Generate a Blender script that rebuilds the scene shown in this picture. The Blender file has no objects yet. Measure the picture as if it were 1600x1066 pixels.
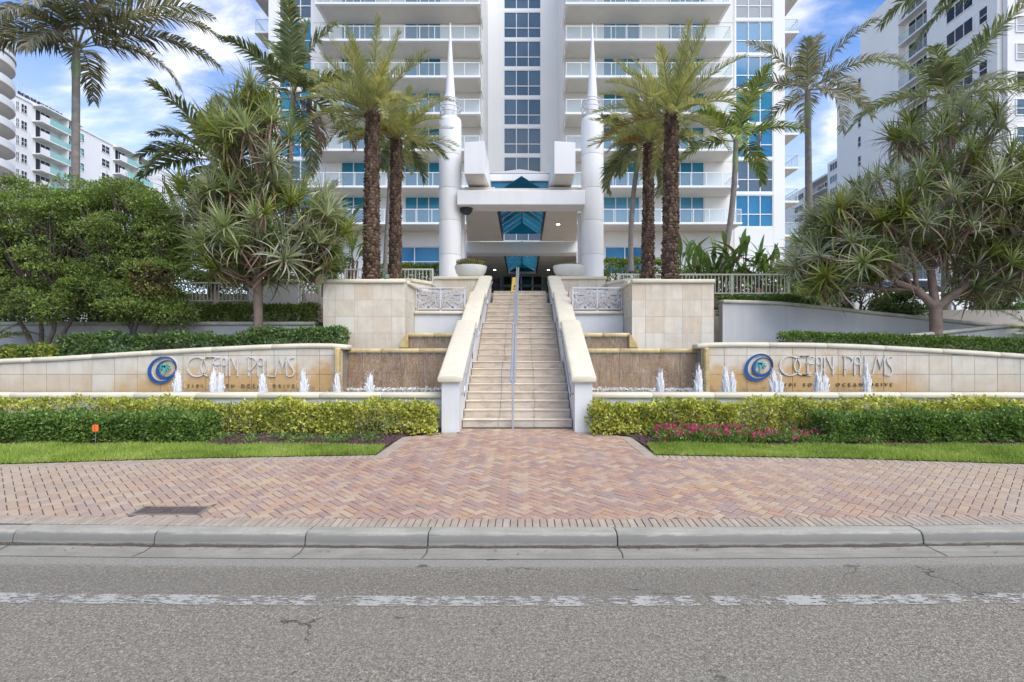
import bpy, bmesh, math, random
import numpy as np
from mathutils import Vector, Matrix
SC = bpy.context.scene
COL = SC.collection
# ------------------------------------------------------------------ camera, sky, sun, exposure
CAMZ, FPX, VPX, VPY = 2.05, 850.0, 817.0, 557.0
cam = bpy.data.objects.new('camera', bpy.data.cameras.new('camera'))
COL.objects.link(cam)
cam.location = (0, 0, CAMZ); cam.rotation_euler = (math.radians(90), 0, 0)
cam.data.sensor_width = 36.0; cam.data.lens = 36.0*FPX/1600
cam.data.shift_x = (800-VPX)/1600; cam.data.shift_y = (VPY-533)/1600
cam.data.clip_start = .1; cam.data.clip_end = 3000
SC.camera = cam
SUN_EL, SUN_AZ = math.radians(52), math.radians(138)     # azimuth from +Y towards +X
W = bpy.data.worlds.new('World'); SC.world = W; W.use_nodes = True
nt = W.node_tree; nt.nodes.clear()
def wn(t): return nt.nodes.new(t)
sky = wn('ShaderNodeTexSky'); sky.sky_type = 'NISHITA'; sky.sun_disc = False
sky.sun_elevation = SUN_EL; sky.sun_rotation = SUN_AZ
sky.air_density = 1.0; sky.dust_density = .8; sky.ozone_density = 2.0
tc = wn('ShaderNodeTexCoord'); sep = wn('ShaderNodeSeparateXYZ')
nt.links.new(tc.outputs['Generated'], sep.inputs[0])
def wmath(op, a, b=None, c=None):
    n = wn('ShaderNodeMath'); n.operation = op
    for i, v in enumerate((a, b, c)):
        if v is None: continue
        if isinstance(v, (int, float)): n.inputs[i].default_value = v
        else: nt.links.new(v, n.inputs[i])
    return n.outputs[0]
zz = wmath('MAXIMUM', sep.outputs[2], 0.0); den = wmath('ADD', zz, .28)
cmb = wn('ShaderNodeCombineXYZ')
nt.links.new(wmath('DIVIDE', sep.outputs[0], den), cmb.inputs[0]); nt.links.new(wmath('DIVIDE', sep.outputs[1], den), cmb.inputs[1])
mp = wn('ShaderNodeMapping'); mp.inputs['Scale'].default_value = (1.5, 2.6, 1); mp.inputs['Rotation'].default_value = (0, 0, .5)
mp.inputs['Location'].default_value = (4.3, 1.1, 0)
nt.links.new(cmb.outputs[0], mp.inputs[0])
cn = wn('ShaderNodeTexNoise'); cn.inputs['Scale'].default_value = 1.5; cn.inputs['Detail'].default_value = 9; cn.inputs['Roughness'].default_value = .56
cn.inputs['Distortion'].default_value = .35
nt.links.new(mp.outputs[0], cn.inputs['Vector'])
cr = wn('ShaderNodeMapRange'); cr.inputs['From Min'].default_value = .49; cr.inputs['From Max'].default_value = .80
cr.interpolation_type = 'SMOOTHSTEP'
nt.links.new(cn.outputs['Fac'], cr.inputs['Value'])
hz = wn('ShaderNodeMapRange'); hz.inputs['From Min'].default_value = .0; hz.inputs['From Max'].default_value = .48
hz.inputs['To Min'].default_value = .85; hz.inputs['To Max'].default_value = .0
nt.links.new(sep.outputs[2], hz.inputs['Value'])
fac = wmath('MINIMUM', wmath('ADD', wmath('MULTIPLY', cr.outputs[0], .8), wmath('MULTIPLY', hz.outputs[0], .55)), .94)
tint = wn('ShaderNodeMixRGB'); tint.blend_type = 'MULTIPLY'; tint.inputs[0].default_value = 1
tint.inputs[2].default_value = (.34, .52, .74, 1)
nt.links.new(sky.outputs[0], tint.inputs[1])
mixc = wn('ShaderNodeMixRGB'); mixc.inputs[2].default_value = (6.4, 5.95, 5.15, 1)
nt.links.new(fac, mixc.inputs[0]); nt.links.new(tint.outputs[0], mixc.inputs[1])
bg = wn('ShaderNodeBackground'); bg.inputs['Strength'].default_value = .105
nt.links.new(mixc.outputs[0], bg.inputs['Color'])
wo = wn('ShaderNodeOutputWorld'); nt.links.new(bg.outputs[0], wo.inputs['Surface'])
sl = bpy.data.lights.new('sun', 'SUN'); sl.energy = 1.3; sl.angle = math.radians(60); sl.color = (1, .92, .80)
sun = bpy.data.objects.new('sun', sl); COL.objects.link(sun)
sd = Vector((math.sin(SUN_AZ)*math.cos(SUN_EL), math.cos(SUN_AZ)*math.cos(SUN_EL), math.sin(SUN_EL)))
sun.rotation_euler = sd.to_track_quat('Z', 'Y').to_euler(); sun.location = (30, -30, 60)
SC.view_settings.view_transform = 'Standard'; SC.view_settings.look = 'None'
SC.view_settings.gamma = 1; SC.view_settings.use_curve_mapping = False
SC.view_settings.exposure = 1.75
SC.render.engine = 'CYCLES'
SC.cycles.max_bounces = 8; SC.cycles.diffuse_bounces = 5; SC.cycles.transparent_max_bounces = 12
# ------------------------------------------------------------------ helpers
def X(px, d): return (px-VPX)*d/FPX
def Z(py, d): return CAMZ-(py-VPY)*d/FPX
def bend(x): return .0033*x*x*(1 if abs(x) < 12 else 144/(x*x))
SLOPE = .0727
def gz(y): return .15+SLOPE*(min(max(y, 6.03), 11.6)-6.03)
def dg(py): return 1987/((py-VPY)+61.8)
OFF = {}
def link(o, parent=None):
    COL.objects.link(o)
    if parent is not None: o.parent = parent
    return o
def tag(o, label=None, cat=None, group=None, kind=None):
    if label: o['label'] = label
    if cat: o['category'] = cat
    if group: o['group'] = group
    if kind: o['kind'] = kind
    return o
def thing(name, label, cat, loc=(0, 0, 0), group=None, rotz=0, local=False):
    o = bpy.data.objects.new(name, None); COL.objects.link(o)
    o.location = loc; o.rotation_euler = (0, 0, rotz); o.empty_display_size = .2
    OFF[o.name] = Vector((0, 0, 0)) if local else Vector(loc)
    return tag(o, label, cat, group)
def put(name, me, parent=None, kind=None):
    o = bpy.data.objects.new(name, me); link(o, parent)
    if kind: o['kind'] = kind
    return o
def copy_tree(o, parent=None):
    c = o.copy(); COL.objects.link(c); c.parent = parent
    OFF[c.name] = OFF.get(o.name, Vector())
    for ch in list(o.children): copy_tree(ch, c)
    return c
class MB:
    def __init__(s): s.v = []; s.f = []
    def add(s, vs, fs):
        n = len(s.v); s.v += [tuple(p) for p in vs]; s.f += [tuple(i+n for i in f) for f in fs]; return s
    def box(s, x0, x1, y0, y1, z0, z1):
        x0, x1 = min(x0, x1), max(x0, x1)
        return s.add([(x0,y0,z0),(x1,y0,z0),(x1,y1,z0),(x0,y1,z0),(x0,y0,z1),(x1,y0,z1),(x1,y1,z1),(x0,y1,z1)],
                     [(3,2,1,0),(4,5,6,7),(0,1,5,4),(1,2,6,5),(2,3,7,6),(3,0,4,7)])
    def prism(s, poly, a, b, axis='y'):
        n = len(poly)
        if axis == 'y': P = [(p[0], a, p[1]) for p in poly]+[(p[0], b, p[1]) for p in poly]
        elif axis == 'x': P = [(a, p[0], p[1]) for p in poly]+[(b, p[0], p[1]) for p in poly]
        else: P = [(p[0], p[1], a) for p in poly]+[(p[0], p[1], b) for p in poly]
        return s.add(P, [tuple(range(n)), tuple(range(2*n-1, n-1, -1))]+[(i, i+n, (i+1) % n+n, (i+1) % n) for i in range(n)])
    def tube(s, pts, r, n=8, cap=True):
        pts = [Vector(p) for p in pts]; m = len(pts)
        if not hasattr(r, '__len__'): r = [r]*m
        prev = None; V = []
        for i, p in enumerate(pts):
            t = (pts[min(i+1, m-1)]-pts[max(i-1, 0)]).normalized()
            if prev is None:
                u = t.cross(Vector((0, 0, 1)))
                if u.length < .05: u = Vector((1, 0, 0))
                u.normalize()
            else:
                u = prev-t*prev.dot(t)
                if u.length < 1e-4: u = Vector((1, 0, 0))
                u.normalize()
            prev = u; w = t.cross(u)
            for k in range(n):
                a = 2*math.pi*k/n
                V.append(p+(u*math.cos(a)+w*math.sin(a))*r[i])
        F = [(i*n+k, i*n+(k+1) % n, (i+1)*n+(k+1) % n, (i+1)*n+k) for i in range(m-1) for k in range(n)]
        if cap: F += [tuple(range(n-1, -1, -1)), tuple(range((m-1)*n, m*n))]
        return s.add(V, F)
    def lathe(s, prof, c=(0, 0, 0), n=24):
        V = [(c[0]+r*math.cos(2*math.pi*k/n), c[1]+r*math.sin(2*math.pi*k/n), c[2]+z) for r, z in prof for k in range(n)]
        m = len(prof)
        F = [(i*n+k, i*n+(k+1) % n, (i+1)*n+(k+1) % n, (i+1)*n+k) for i in range(m-1) for k in range(n)]
        F += [tuple(range(n-1, -1, -1)), tuple(range((m-1)*n, m*n))]
        return s.add(V, F)
    def sweep(s, pts, prof):
        """profile (u across in horizontal normal, w up) swept along pts, closed profile"""
        pts = [Vector(p) for p in pts]; m = len(pts); n = len(prof); V = []
        for i, p in enumerate(pts):
            t = pts[min(i+1, m-1)]-pts[max(i-1, 0)]; t.z = 0
            t.normalize(); u = Vector((-t.y, t.x, 0))
            V += [p+u*a+Vector((0, 0, b)) for a, b in prof]
        F = [(i*n+k, (i+1)*n+k, (i+1)*n+(k+1) % n, i*n+(k+1) % n) for i in range(m-1) for k in range(n)]
        F += [tuple(range(n)), tuple(range(m*n-1, (m-1)*n-1, -1))]
        return s.add(V, F)
    def mesh(s, name, off=None, bevel=0, smooth=None, seg=1):
        me = bpy.data.meshes.new(name)
        v = s.v if off is None else [(a-off[0], b-off[1], c-off[2]) for a, b, c in s.v]
        me.from_pydata(v, [], s.f)
        bm = bmesh.new(); bm.from_mesh(me)
        bmesh.ops.recalc_face_normals(bm, faces=bm.faces)
        if bevel:
            es = [e for e in bm.edges if len(e.link_faces) == 2 and e.calc_face_angle(0) > .5]
            bmesh.ops.bevel(bm, geom=es, offset=bevel, segments=seg, profile=.5, affect='EDGES', clamp_overlap=True)
        bm.to_mesh(me); bm.free()
        if smooth: me.shade_smooth(); me.set_sharp_from_angle(angle=math.radians(smooth))
        return me
    def build(s, name, mat, parent=None, bevel=0, smooth=None, kind=None, seg=1):
        off = OFF.get(parent.name) if parent is not None else None
        me = s.mesh(name, off, bevel, smooth, seg); me.materials.append(mat)
        o = put(name, me, parent, kind)
        OFF[o.name] = off if off is not None else Vector()
        return o
def np_mesh(name, V, F, mats, parent=None, mi=None, kind=None, off=None):
    V = np.asarray(V, np.float32); F = np.asarray(F, np.int32); k = F.shape[1]
    if off is None and parent is not None: off = OFF.get(parent.name)
    if off is not None: V = V-np.array(off, np.float32)
    me = bpy.data.meshes.new(name)
    me.vertices.add(len(V)); me.vertices.foreach_set('co', V.ravel())
    me.loops.add(F.size); me.loops.foreach_set('vertex_index', F.ravel())
    me.polygons.add(len(F)); me.polygons.foreach_set('loop_start', np.arange(0, F.size, k, dtype=np.int32))
    if not isinstance(mats, (list, tuple)): mats = [mats]
    for m in mats: me.materials.append(m)
    if mi is not None: me.polygons.foreach_set('material_index', np.asarray(mi, np.int32))
    me.update(calc_edges=True); me.validate()
    o = put(name, me, parent, kind); OFF[o.name] = Vector(off) if off is not None else Vector()
    return o
def unit(a): return a/np.maximum(np.linalg.norm(a, axis=-1, keepdims=True), 1e-6)
def leaf_arrays(P, L, Wd, rng, outward=None, k=.6, up=.25, fold=.25):
    N = len(P); d = rng.normal(size=(N, 3))
    d = unit(d)
    if outward is not None: d = d+outward*k
    d[:, 2] += up; d = unit(d)
    s = unit(np.cross(d, rng.normal(size=(N, 3)))); n = np.cross(d, s)
    L = (L*rng.uniform(.7, 1.25, N))[:, None]; Wd = (Wd*rng.uniform(.75, 1.2, N))[:, None]
    V = np.stack([P, P+d*L*.5+s*Wd*.5+n*Wd*fold, P+d*L-n*L*.08, P+d*L*.5-s*Wd*.5+n*Wd*fold], 1).reshape(-1, 3)
    i = np.arange(N)[:, None]*4
    F = np.concatenate([i+np.array([[0, 1, 2]]), i+np.array([[0, 2, 3]])], 1).reshape(-1, 3)
    return V, F
# ------------------------------------------------------------------ materials
class NT:
    def __init__(s, name):
        s.m = bpy.data.materials.new(name); s.m.use_nodes = True; s.t = s.m.node_tree; s.t.nodes.clear()
    def n(s, t, **kw):
        x = s.t.nodes.new(t)
        for k, v in kw.items(): setattr(x, k, v)
        return x
    def l(s, a, b): s.t.links.new(a, b)
    def setin(s, node, i, v):
        if v is None: return
        if isinstance(v, bpy.types.NodeSocket): s.l(v, node.inputs[i])
        elif isinstance(v, (tuple, list)):
            node.inputs[i].default_value = (*v, 1) if len(v) == 3 and len(node.inputs[i].default_value) == 4 else v
        else: node.inputs[i].default_value = v
    def math(s, op, a, b=None, c=None):
        x = s.n('ShaderNodeMath', operation=op)
        for i, v in enumerate((a, b, c)): s.setin(x, i, v)
        return x.outputs[0]
    def noise(s, vec, scale, detail=4, rough=.55, dist=0):
        x = s.n('ShaderNodeTexNoise'); s.setin(x, 'Vector', vec); s.setin(x, 'Scale', scale); s.setin(x, 'Detail', detail)
        s.setin(x, 'Roughness', rough); s.setin(x, 'Distortion', dist); return x.outputs['Fac']
    def rng(s, v, a, b, c=0., d=1., smooth=False):
        x = s.n('ShaderNodeMapRange'); s.setin(x, 'Value', v)
        if smooth: x.interpolation_type = 'SMOOTHSTEP'
        for k, q in (('From Min', a), ('From Max', b), ('To Min', c), ('To Max', d)): s.setin(x, k, q)
        return x.outputs[0]
    def mix(s, f, a, b, mode='MIX'):
        x = s.n('ShaderNodeMixRGB', blend_type=mode); s.setin(x, 0, f); s.setin(x, 1, a); s.setin(x, 2, b); return x.outputs[0]
    def ramp(s, v, stops):
        x = s.n('ShaderNodeValToRGB'); s.setin(x, 0, v); e = x.color_ramp.elements
        while len(e) < len(stops): e.new(.5)
        for q, (p, c) in zip(e, stops): q.position = p; q.color = (*c, 1)
        return x.outputs[0]
    def scl(s, vec, sc):
        x = s.n('ShaderNodeMapping'); s.setin(x, 'Vector', vec); s.setin(x, 'Scale', sc); return x.outputs[0]
    def pos(s): return s.n('ShaderNodeNewGeometry').outputs['Position']
    def obj(s): return s.n('ShaderNodeTexCoord').outputs['Object']
    def island(s): return s.n('ShaderNodeNewGeometry').outputs['Random Per Island']
    def orand(s): return s.n('ShaderNodeObjectInfo').outputs['Random']
    def rand(s): return s.math('FRACT', s.math('ADD', s.island(), s.orand()))
    def bump(s, h, st, dist=.02):
        x = s.n('ShaderNodeBump'); s.setin(x, 'Height', h); s.setin(x, 'Strength', st); s.setin(x, 'Distance', dist); return x.outputs[0]
    def bsdf(s, col, rough=.6, metal=0, normal=None, spec=.5, trans=0):
        x = s.n('ShaderNodeBsdfPrincipled'); s.setin(x, 'Base Color', col); s.setin(x, 'Roughness', rough); s.setin(x, 'Metallic', metal)
        s.setin(x, 'Specular IOR Level', spec)
        if normal is not None: s.l(normal, x.inputs['Normal'])
        if trans: s.setin(x, 'Transmission Weight', trans)
        return x.outputs[0]
    def out(s, sh):
        o = s.n('ShaderNodeOutputMaterial'); s.l(sh, o.inputs['Surface']); return s.m
    def mixs(s, f, a, b):
        x = s.n('ShaderNodeMixShader'); s.setin(x, 0, f); s.l(a, x.inputs[1]); s.l(b, x.inputs[2]); return x.outputs[0]
def sc3(c, k): return tuple(min(max(v*k, 0), 1) for v in c)
def plain(name, c, rough=.6, var=.08, scale=1.5, metal=0, bump=.0, bscale=40, tint=0., spec=.5, streak=0):
    t = NT(name); p = t.pos()
    v = t.rng(t.noise(p, scale, 5), .3, .7)
    col = t.mix(v, sc3(c, 1-var), sc3(c, 1+var))
    if tint: col = t.mix(t.rng(t.rand(), 0, 1, 0, tint), col, sc3(c, .55))
    if streak:
        w = t.rng(t.noise(t.scl(p, (2.2, 2.2, .12)), 2.0, 5, .6), .48, .78, 0, streak)
        col = t.mix(w, col, (c[0]*.62, c[1]*.60, c[2]*.55))
    nm = t.bump(t.noise(p, bscale, 3), bump) if bump else None
    return t.out(t.bsdf(col, rough, metal, nm, spec))
def leafmat(name, cols, rough=.42, trans=.3, patch=.35, ps=1.3, spec=.5):
    t = NT(name); r = t.rand(); p = t.noise(t.pos(), ps, 3)
    f = t.math('ADD', t.math('MULTIPLY', r, 1-patch), t.math('MULTIPLY', t.rng(p, .3, .7), patch))
    c = t.ramp(f, [(i/(len(cols)-1), q) for i, q in enumerate(cols)])
    b = t.bsdf(c, rough, spec=spec)
    tr = t.n('ShaderNodeBsdfTranslucent'); t.l(t.mix(1, c, (1, 1, .55), 'MULTIPLY'), tr.inputs[0])
    return t.out(t.mixs(trans, b, tr.outputs[0]))
WHITE = plain('white_stucco', (.74, .73, .71), .75, .03, .5, bump=.06, bscale=30, streak=.10)
WHITE2 = plain('white_garden_stucco', (.64, .63, .615), .75, .05, 1.2, bump=.12, bscale=45, streak=.22)
GREYWALL = plain('grey_stucco', (.53, .51, .49), .8, .06, .8, bump=.12, bscale=45, streak=.25)
WARMW = plain('warm_white_stucco', (.74, .71, .65), .8, .06, 1.5, bump=.15, bscale=25)
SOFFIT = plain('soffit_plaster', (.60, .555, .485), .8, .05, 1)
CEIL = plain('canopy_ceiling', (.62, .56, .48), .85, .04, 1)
BRAIL = plain('white_balcony_rail', (.78, .77, .75), .5, .03, 3)
CREAM = plain('cream_coping_stone', (.63, .565, .43), .7, .05, 2.5, bump=.15, bscale=35, tint=.1, streak=.2)
WETCOP = plain('wet_coping_stone', (.50, .37, .16), .4, .25, 5, bump=.2, bscale=30)
METAL = plain('satin_steel', (.50, .52, .56), .35, .05, 4, metal=.6)
GREYMET = plain('grey_painted_metal', (.53, .52, .53), .5, .05, 3)
RAILW = plain('white_painted_rail', (.46, .44, .395), .5, .04, 3)
DARK = plain('dark_metal', (.03, .035, .04), .4, .1, 3)
MULLION = plain('white_window_frame', (.74, .74, .74), .5, .03, 3)
CONC = None
def concrete(name, c, joints=False):
    t = NT(name); p = t.pos()
    n1 = t.rng(t.noise(p, 2.2, 6, .65), .3, .7); n2 = t.rng(t.noise(p, 90, 3, .7), .35, .7)
    n3 = t.rng(t.noise(t.scl(p, (.8, 6, 14)), 2.5, 5, .6), .42, .72)
    col = t.mix(n1, sc3(c, .78), sc3(c, 1.15)); col = t.mix(t.math('MULTIPLY', n2, .5), col, sc3(c, .5))
    n4 = t.rng(t.noise(p, 14, 6, .75), .5, .7); col = t.mix(t.math('MULTIPLY', n4, .4), col, sc3(c, .55))
    col = t.mix(t.math('MULTIPLY', n3, .45), col, (c[0]*.5, c[1]*.49, c[2]*.45))
    if joints:  # grime down the kerb face; its foot also painted dark as shade
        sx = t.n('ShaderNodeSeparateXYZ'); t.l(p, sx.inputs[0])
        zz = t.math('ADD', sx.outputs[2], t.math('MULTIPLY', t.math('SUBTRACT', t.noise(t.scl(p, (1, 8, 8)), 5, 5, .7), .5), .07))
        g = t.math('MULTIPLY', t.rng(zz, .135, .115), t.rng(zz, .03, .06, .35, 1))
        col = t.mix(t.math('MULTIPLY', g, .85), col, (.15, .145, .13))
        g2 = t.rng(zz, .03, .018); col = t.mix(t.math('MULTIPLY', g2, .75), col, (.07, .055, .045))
    return t.out(t.bsdf(col, .85, 0, t.bump(t.noise(p, 120, 4), .35, .01)))
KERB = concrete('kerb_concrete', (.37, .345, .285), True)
GUTTER = concrete('gutter_concrete', (.31, .288, .232))
DIRT_SHADE = plain('gutter_dirt_shade', (.07, .055, .045), .95, .4, 30, bump=.5, bscale=80)  # dirt colour, also painted as shade along the kerb foot
def asphalt():
    t = NT('asphalt'); p = t.pos()
    v = t.n('ShaderNodeTexVoronoi'); t.setin(v, 'Vector', p); t.setin(v, 'Scale', 130)
    gr = t.n('ShaderNodeSeparateColor'); t.l(v.outputs['Color'], gr.inputs[0])
    big = t.rng(t.noise(t.scl(p, (.35, 1.3, 1)), 1.3, 7, .65), .3, .7); mid = t.rng(t.noise(p, 34, 4, .75), .3, .7)
    g = t.math('ADD', t.math('MULTIPLY', gr.outputs[0], .55), t.math('MULTIPLY', mid, .45))
    col = t.ramp(g, [(.08, (.055, .047, .034)), (.38, (.158, .137, .103)), (.6, (.23, .203, .155)), (.92, (.50, .455, .37))])
    col = t.mix(t.math('MULTIPLY', big, .38), col, (.215, .195, .16))
    st = t.rng(t.noise(t.scl(p, (1, 2.6, 1)), 1.7, 7, .68), .60, .74)
    col = t.mix(t.math('MULTIPLY', st, .38), col, (.085, .078, .07))
    sx = t.n('ShaderNodeSeparateXYZ'); t.l(p, sx.inputs[0])
    by = t.math('SUBTRACT', sx.outputs[1], t.math('MULTIPLY', t.math('MULTIPLY', sx.outputs[0], sx.outputs[0]), .0033))
    ed = t.math('ADD', by, t.math('MULTIPLY', t.noise(p, 7, 5, .7), .16))
    col = t.mix(t.rng(ed, 5.32, 5.42, 0, .55, True), col, (.30, .28, .235))
    lane = t.math('SINE', t.math('MULTIPLY', by, 2.9)); col = t.mix(t.math('MULTIPLY', t.rng(t.math('ADD', lane, t.math('MULTIPLY', t.noise(t.scl(p, (.3, 1.5, 1)), 2, 4), .8)), .6, 1.5), .3), col, (.095, .086, .072))
    oil = t.rng(t.noise(t.scl(p, (.9, 2.2, 1)), 2.6, 4, .5), .685, .73)
    col = t.mix(t.math('MULTIPLY', oil, .7), col, (.03, .03, .03))
    dv = t.n('ShaderNodeVectorMath', operation='ADD'); ns = t.n('ShaderNodeTexNoise'); t.l(p, ns.inputs['Vector']); t.setin(ns, 'Scale', 5.0); t.setin(ns, 'Detail', 5)
    sv = t.n('ShaderNodeVectorMath', operation='SCALE'); t.l(ns.outputs['Color'], sv.inputs[0]); sv.inputs[3].default_value = .35
    t.l(p, dv.inputs[0]); t.l(sv.outputs[0], dv.inputs[1])
    ck = t.n('ShaderNodeTexVoronoi', feature='DISTANCE_TO_EDGE'); t.l(dv.outputs[0], ck.inputs['Vector']); t.setin(ck, 'Scale', .55)
    cm = t.math('MULTIPLY', t.rng(ck.outputs['Distance'], .0065, .002), t.rng(t.noise(p, .9, 3), .54, .6))
    col = t.mix(t.math('MULTIPLY', cm, .75), col, (.03, .028, .025))
    return t.out(t.bsdf(col, .85, 0, t.bump(t.math('ADD', v.outputs['Distance'], mid), .6, .006), .3))
ASPH = asphalt()
def wornpaint():
    t = NT('worn_road_paint'); p = t.pos()
    mpn = t.n('ShaderNodeMapping'); t.l(p, mpn.inputs[0]); mpn.inputs['Rotation'].default_value = (0, 0, .75); mpn.inputs['Scale'].default_value = (5.0, 15, 1)
    a = t.noise(mpn.outputs[0], 2.0, 5, .72, .2); b = t.noise(p, 55, 4, .8)
    g = t.noise(t.scl(p, (1, .2, 1)), 3.6, 4, .65)
    m = t.math('ADD', t.math('ADD', t.math('MULTIPLY', a, .5), t.math('MULTIPLY', b, .2)), t.math('MULTIPLY', g, .3))
    al = t.rng(m, .485, .515)
    tr = t.n('ShaderNodeBsdfTransparent')
    return t.out(t.mixs(t.math('MULTIPLY', al, .92), tr.outputs[0], t.bsdf(t.mix(b, (.32, .30, .265), (.48, .455, .405)), .7)))
PAINT = wornpaint()
def brickmat():
    t = NT('clay_paver'); p = t.pos(); r = t.rand()
    big = t.rng(t.noise(p, .55, 4, .6), .32, .68)
    f = t.math('ADD', t.math('MULTIPLY', r, .75), t.math('MULTIPLY', big, .25))
    c = t.ramp(f, [(0, (.25, .155, .13)), (.2, (.36, .22, .165)), (.38, (.30, .215, .185)), (.55, (.42, .255, .155)), (.75, (.41, .295, .215)), (1, (.50, .37, .215))])
    sx = t.n('ShaderNodeSeparateXYZ'); t.l(p, sx.inputs[0])
    edge = t.rng(t.math('ABSOLUTE', sx.outputs[0]), 2.2, 7.5)
    c = t.mix(t.math('MULTIPLY', edge, .62), c, (.40, .33, .24))
    c = t.mix(t.math('MULTIPLY', t.rng(t.noise(p, 1.6, 6, .65), .5, .75), .4), c, (.42, .37, .33))
    c = t.mix(t.math('MULTIPLY', t.rng(t.noise(p, 70, 3, .7), .4, .75), .3), c, (.15, .11, .09))
    return t.out(t.bsdf(c, .85, 0, t.bump(t.noise(p, 110, 3), .35, .006), .3))
BRICK = brickmat()
BORDER = plain('pale_border_paver', (.37, .30, .23), .85, .16, 6, bump=.25, bscale=80, tint=.35)
SAND = plain('joint_sand', (.10, .078, .062), .95, .3, 9)
def coral(name, c, stain=0., z0=1.2, zs=.8, tint=.25):
    t = NT(name); p = t.pos()
    c1 = t.mix(t.rng(t.noise(p, 3.5, 5, .6), .3, .7), sc3(c, .88), sc3(c, 1.1))
    c1 = t.mix(t.rng(t.orand(), 0, .5, tint, 0), c1, (c[0]*.92, c[1]*.74, c[2]*.6)); c1 = t.mix(t.rng(t.orand(), .6, 1, 0, tint*1.6), c1, (c[0]*1.12, c[1]*1.18, c[2]*1.25))
    pits = t.rng(t.noise(p, 48, 4, .75), .56, .68); c1 = t.mix(t.math('MULTIPLY', pits, .5), c1, sc3(c, .5))
    st = t.rng(t.noise(t.scl(p, (3.2, 3.2, .22)), 2, 6, .68), .5, .74); c1 = t.mix(t.math('MULTIPLY', st, .42), c1, (c[0]*.68, c[1]*.56, c[2]*.46))
    if stain:
        sx = t.n('ShaderNodeSeparateXYZ'); t.l(p, sx.inputs[0])
        h = t.rng(sx.outputs[2], z0, z0+zs, 1, 0)
        xx = t.math('ABSOLUTE', t.math('ADD', sx.outputs[0], .1))
        near = t.rng(xx, 10.2, 8.2, .25, 1)
        q = t.math('MULTIPLY', t.math('ADD', h, t.math('MULTIPLY', t.math('SUBTRACT', t.noise(p, 2.4, 6, .65), .5), 1.6)), near)
        c1 = t.mix(t.rng(q, .02, .6, 0, stain, True), c1, (.50, .285, .085))
        c1 = t.mix(t.rng(t.math('MULTIPLY', q, t.noise(p, 9, 5, .7)), .42, .62, 0, .5), c1, (.20, .12, .05))
    return t.out(t.bsdf(c1, .75, 0, t.bump(t.noise(p, 50, 5, .7), .35, .012)))
CORAL = coral('coral_stone', (.62, .55, .44), tint=.4)
SIGNST = coral('stained_coral_stone', (.60, .53, .42), .85, tint=.3)
STEP = None
def stepmat():
    t = NT('stair_stone'); p = t.pos()
    c = t.ramp(t.math('ADD', t.math('MULTIPLY', t.orand(), .6), t.math('MULTIPLY', t.noise(p, 2, 5, .6), .4)),
               [(0, (.44, .365, .29)), (.35, (.52, .44, .35)), (.65, (.56, .485, .395)), (1, (.57, .46, .345))])
    st = t.rng(t.noise(t.scl(p, (1.2, 1.2, 3)), 2.4, 6, .7), .46, .70)
    c = t.mix(t.math('MULTIPLY', st, .65), c, (.24, .18, .125))
    pits = t.rng(t.noise(p, 60, 4, .75), .56, .68); c = t.mix(t.math('MULTIPLY', pits, .4), c, (.2, .16, .12))
    return t.out(t.bsdf(c, .75, 0, t.bump(t.noise(p, 60, 4), .3, .008)))
STEP = stepmat()
TREAD = plain('worn_tread_stone', (.60, .51, .395), .75, .2, 4, bump=.2, bscale=60, streak=0)
def fallwall():
    t = NT('wet_waterfall_tile'); p = t.pos()
    f = t.noise(t.scl(p, (1, 1, .7)), 22, 5, .72); g = t.noise(t.scl(p, (1, 1, .4)), 3.5, 5, .6)
    c = t.ramp(t.math('ADD', t.math('MULTIPLY', f, .55), t.math('MULTIPLY', g, .45)),
               [(.3, (.07, .036, .016)), (.45, (.24, .14, .065)), (.58, (.34, .215, .11)), (.72, (.52, .41, .29))])
    return t.out(t.bsdf(c, .25, 0, t.bump(f, .4, .012)))
FALLW = fallwall()
def watersheet():
    t = NT('falling_water'); p = t.pos()
    f = t.rng(t.noise(t.scl(p, (1, 1, .10)), 34, 5, .7), .5, .72)
    g = t.rng(t.noise(t.scl(p, (1, 1, .45)), 55, 3, .7), .52, .7)
    tr = t.n('ShaderNodeBsdfTransparent')
    return t.out(t.mixs(t.math('MULTIPLY', t.math('ADD', t.math('MULTIPLY', f, .5), t.math('MULTIPLY', g, .5)), .30), tr.outputs[0], t.bsdf((.8, .8, .8), .2)))
SHEET = watersheet()
def watermat():
    t = NT('pool_water'); p = t.pos()
    return t.out(t.bsdf((.02, .045, .06), .06, 0, t.bump(t.noise(p, 9, 4, .6), .5, .05), .6))
WATER = watermat()
def foam():
    t = NT('water_foam'); p = t.pos()
    a = t.rng(t.noise(t.scl(p, (1, 1, .3)), 42, 4, .7), .32, .5, .85, 1)
    tr = t.n('ShaderNodeBsdfTransparent')
    b = t.bsdf((.90, .89, .87), .3)
    tl = t.n('ShaderNodeBsdfTranslucent'); tl.inputs[0].default_value = (.9, .89, .87, 1)
    return t.out(t.mixs(a, tr.outputs[0], t.mixs(.35, b, tl.outputs[0])))
FOAM = foam()
def glass(name, a, b, rough=.08, spec=.8, coat=.4):
    t = NT(name); p = t.pos()
    r = t.orand(); c = t.mix(r, a, b)
    c = t.mix(t.math('MULTIPLY', t.rng(t.noise(p, .5, 3), .35, .65), .35), c, sc3(a, .5))
    x = t.n('ShaderNodeBsdfPrincipled'); t.l(c, x.inputs['Base Color']); t.setin(x, 'Roughness', rough); t.setin(x, 'Specular IOR Level', spec)
    t.setin(x, 'Coat Weight', coat); t.setin(x, 'Coat Roughness', .03)
    return t.out(x.outputs[0])
TEAL = glass('teal_glass', (.004, .16, .26), (.02, .24, .36), spec=.5, coat=.15)
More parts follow.
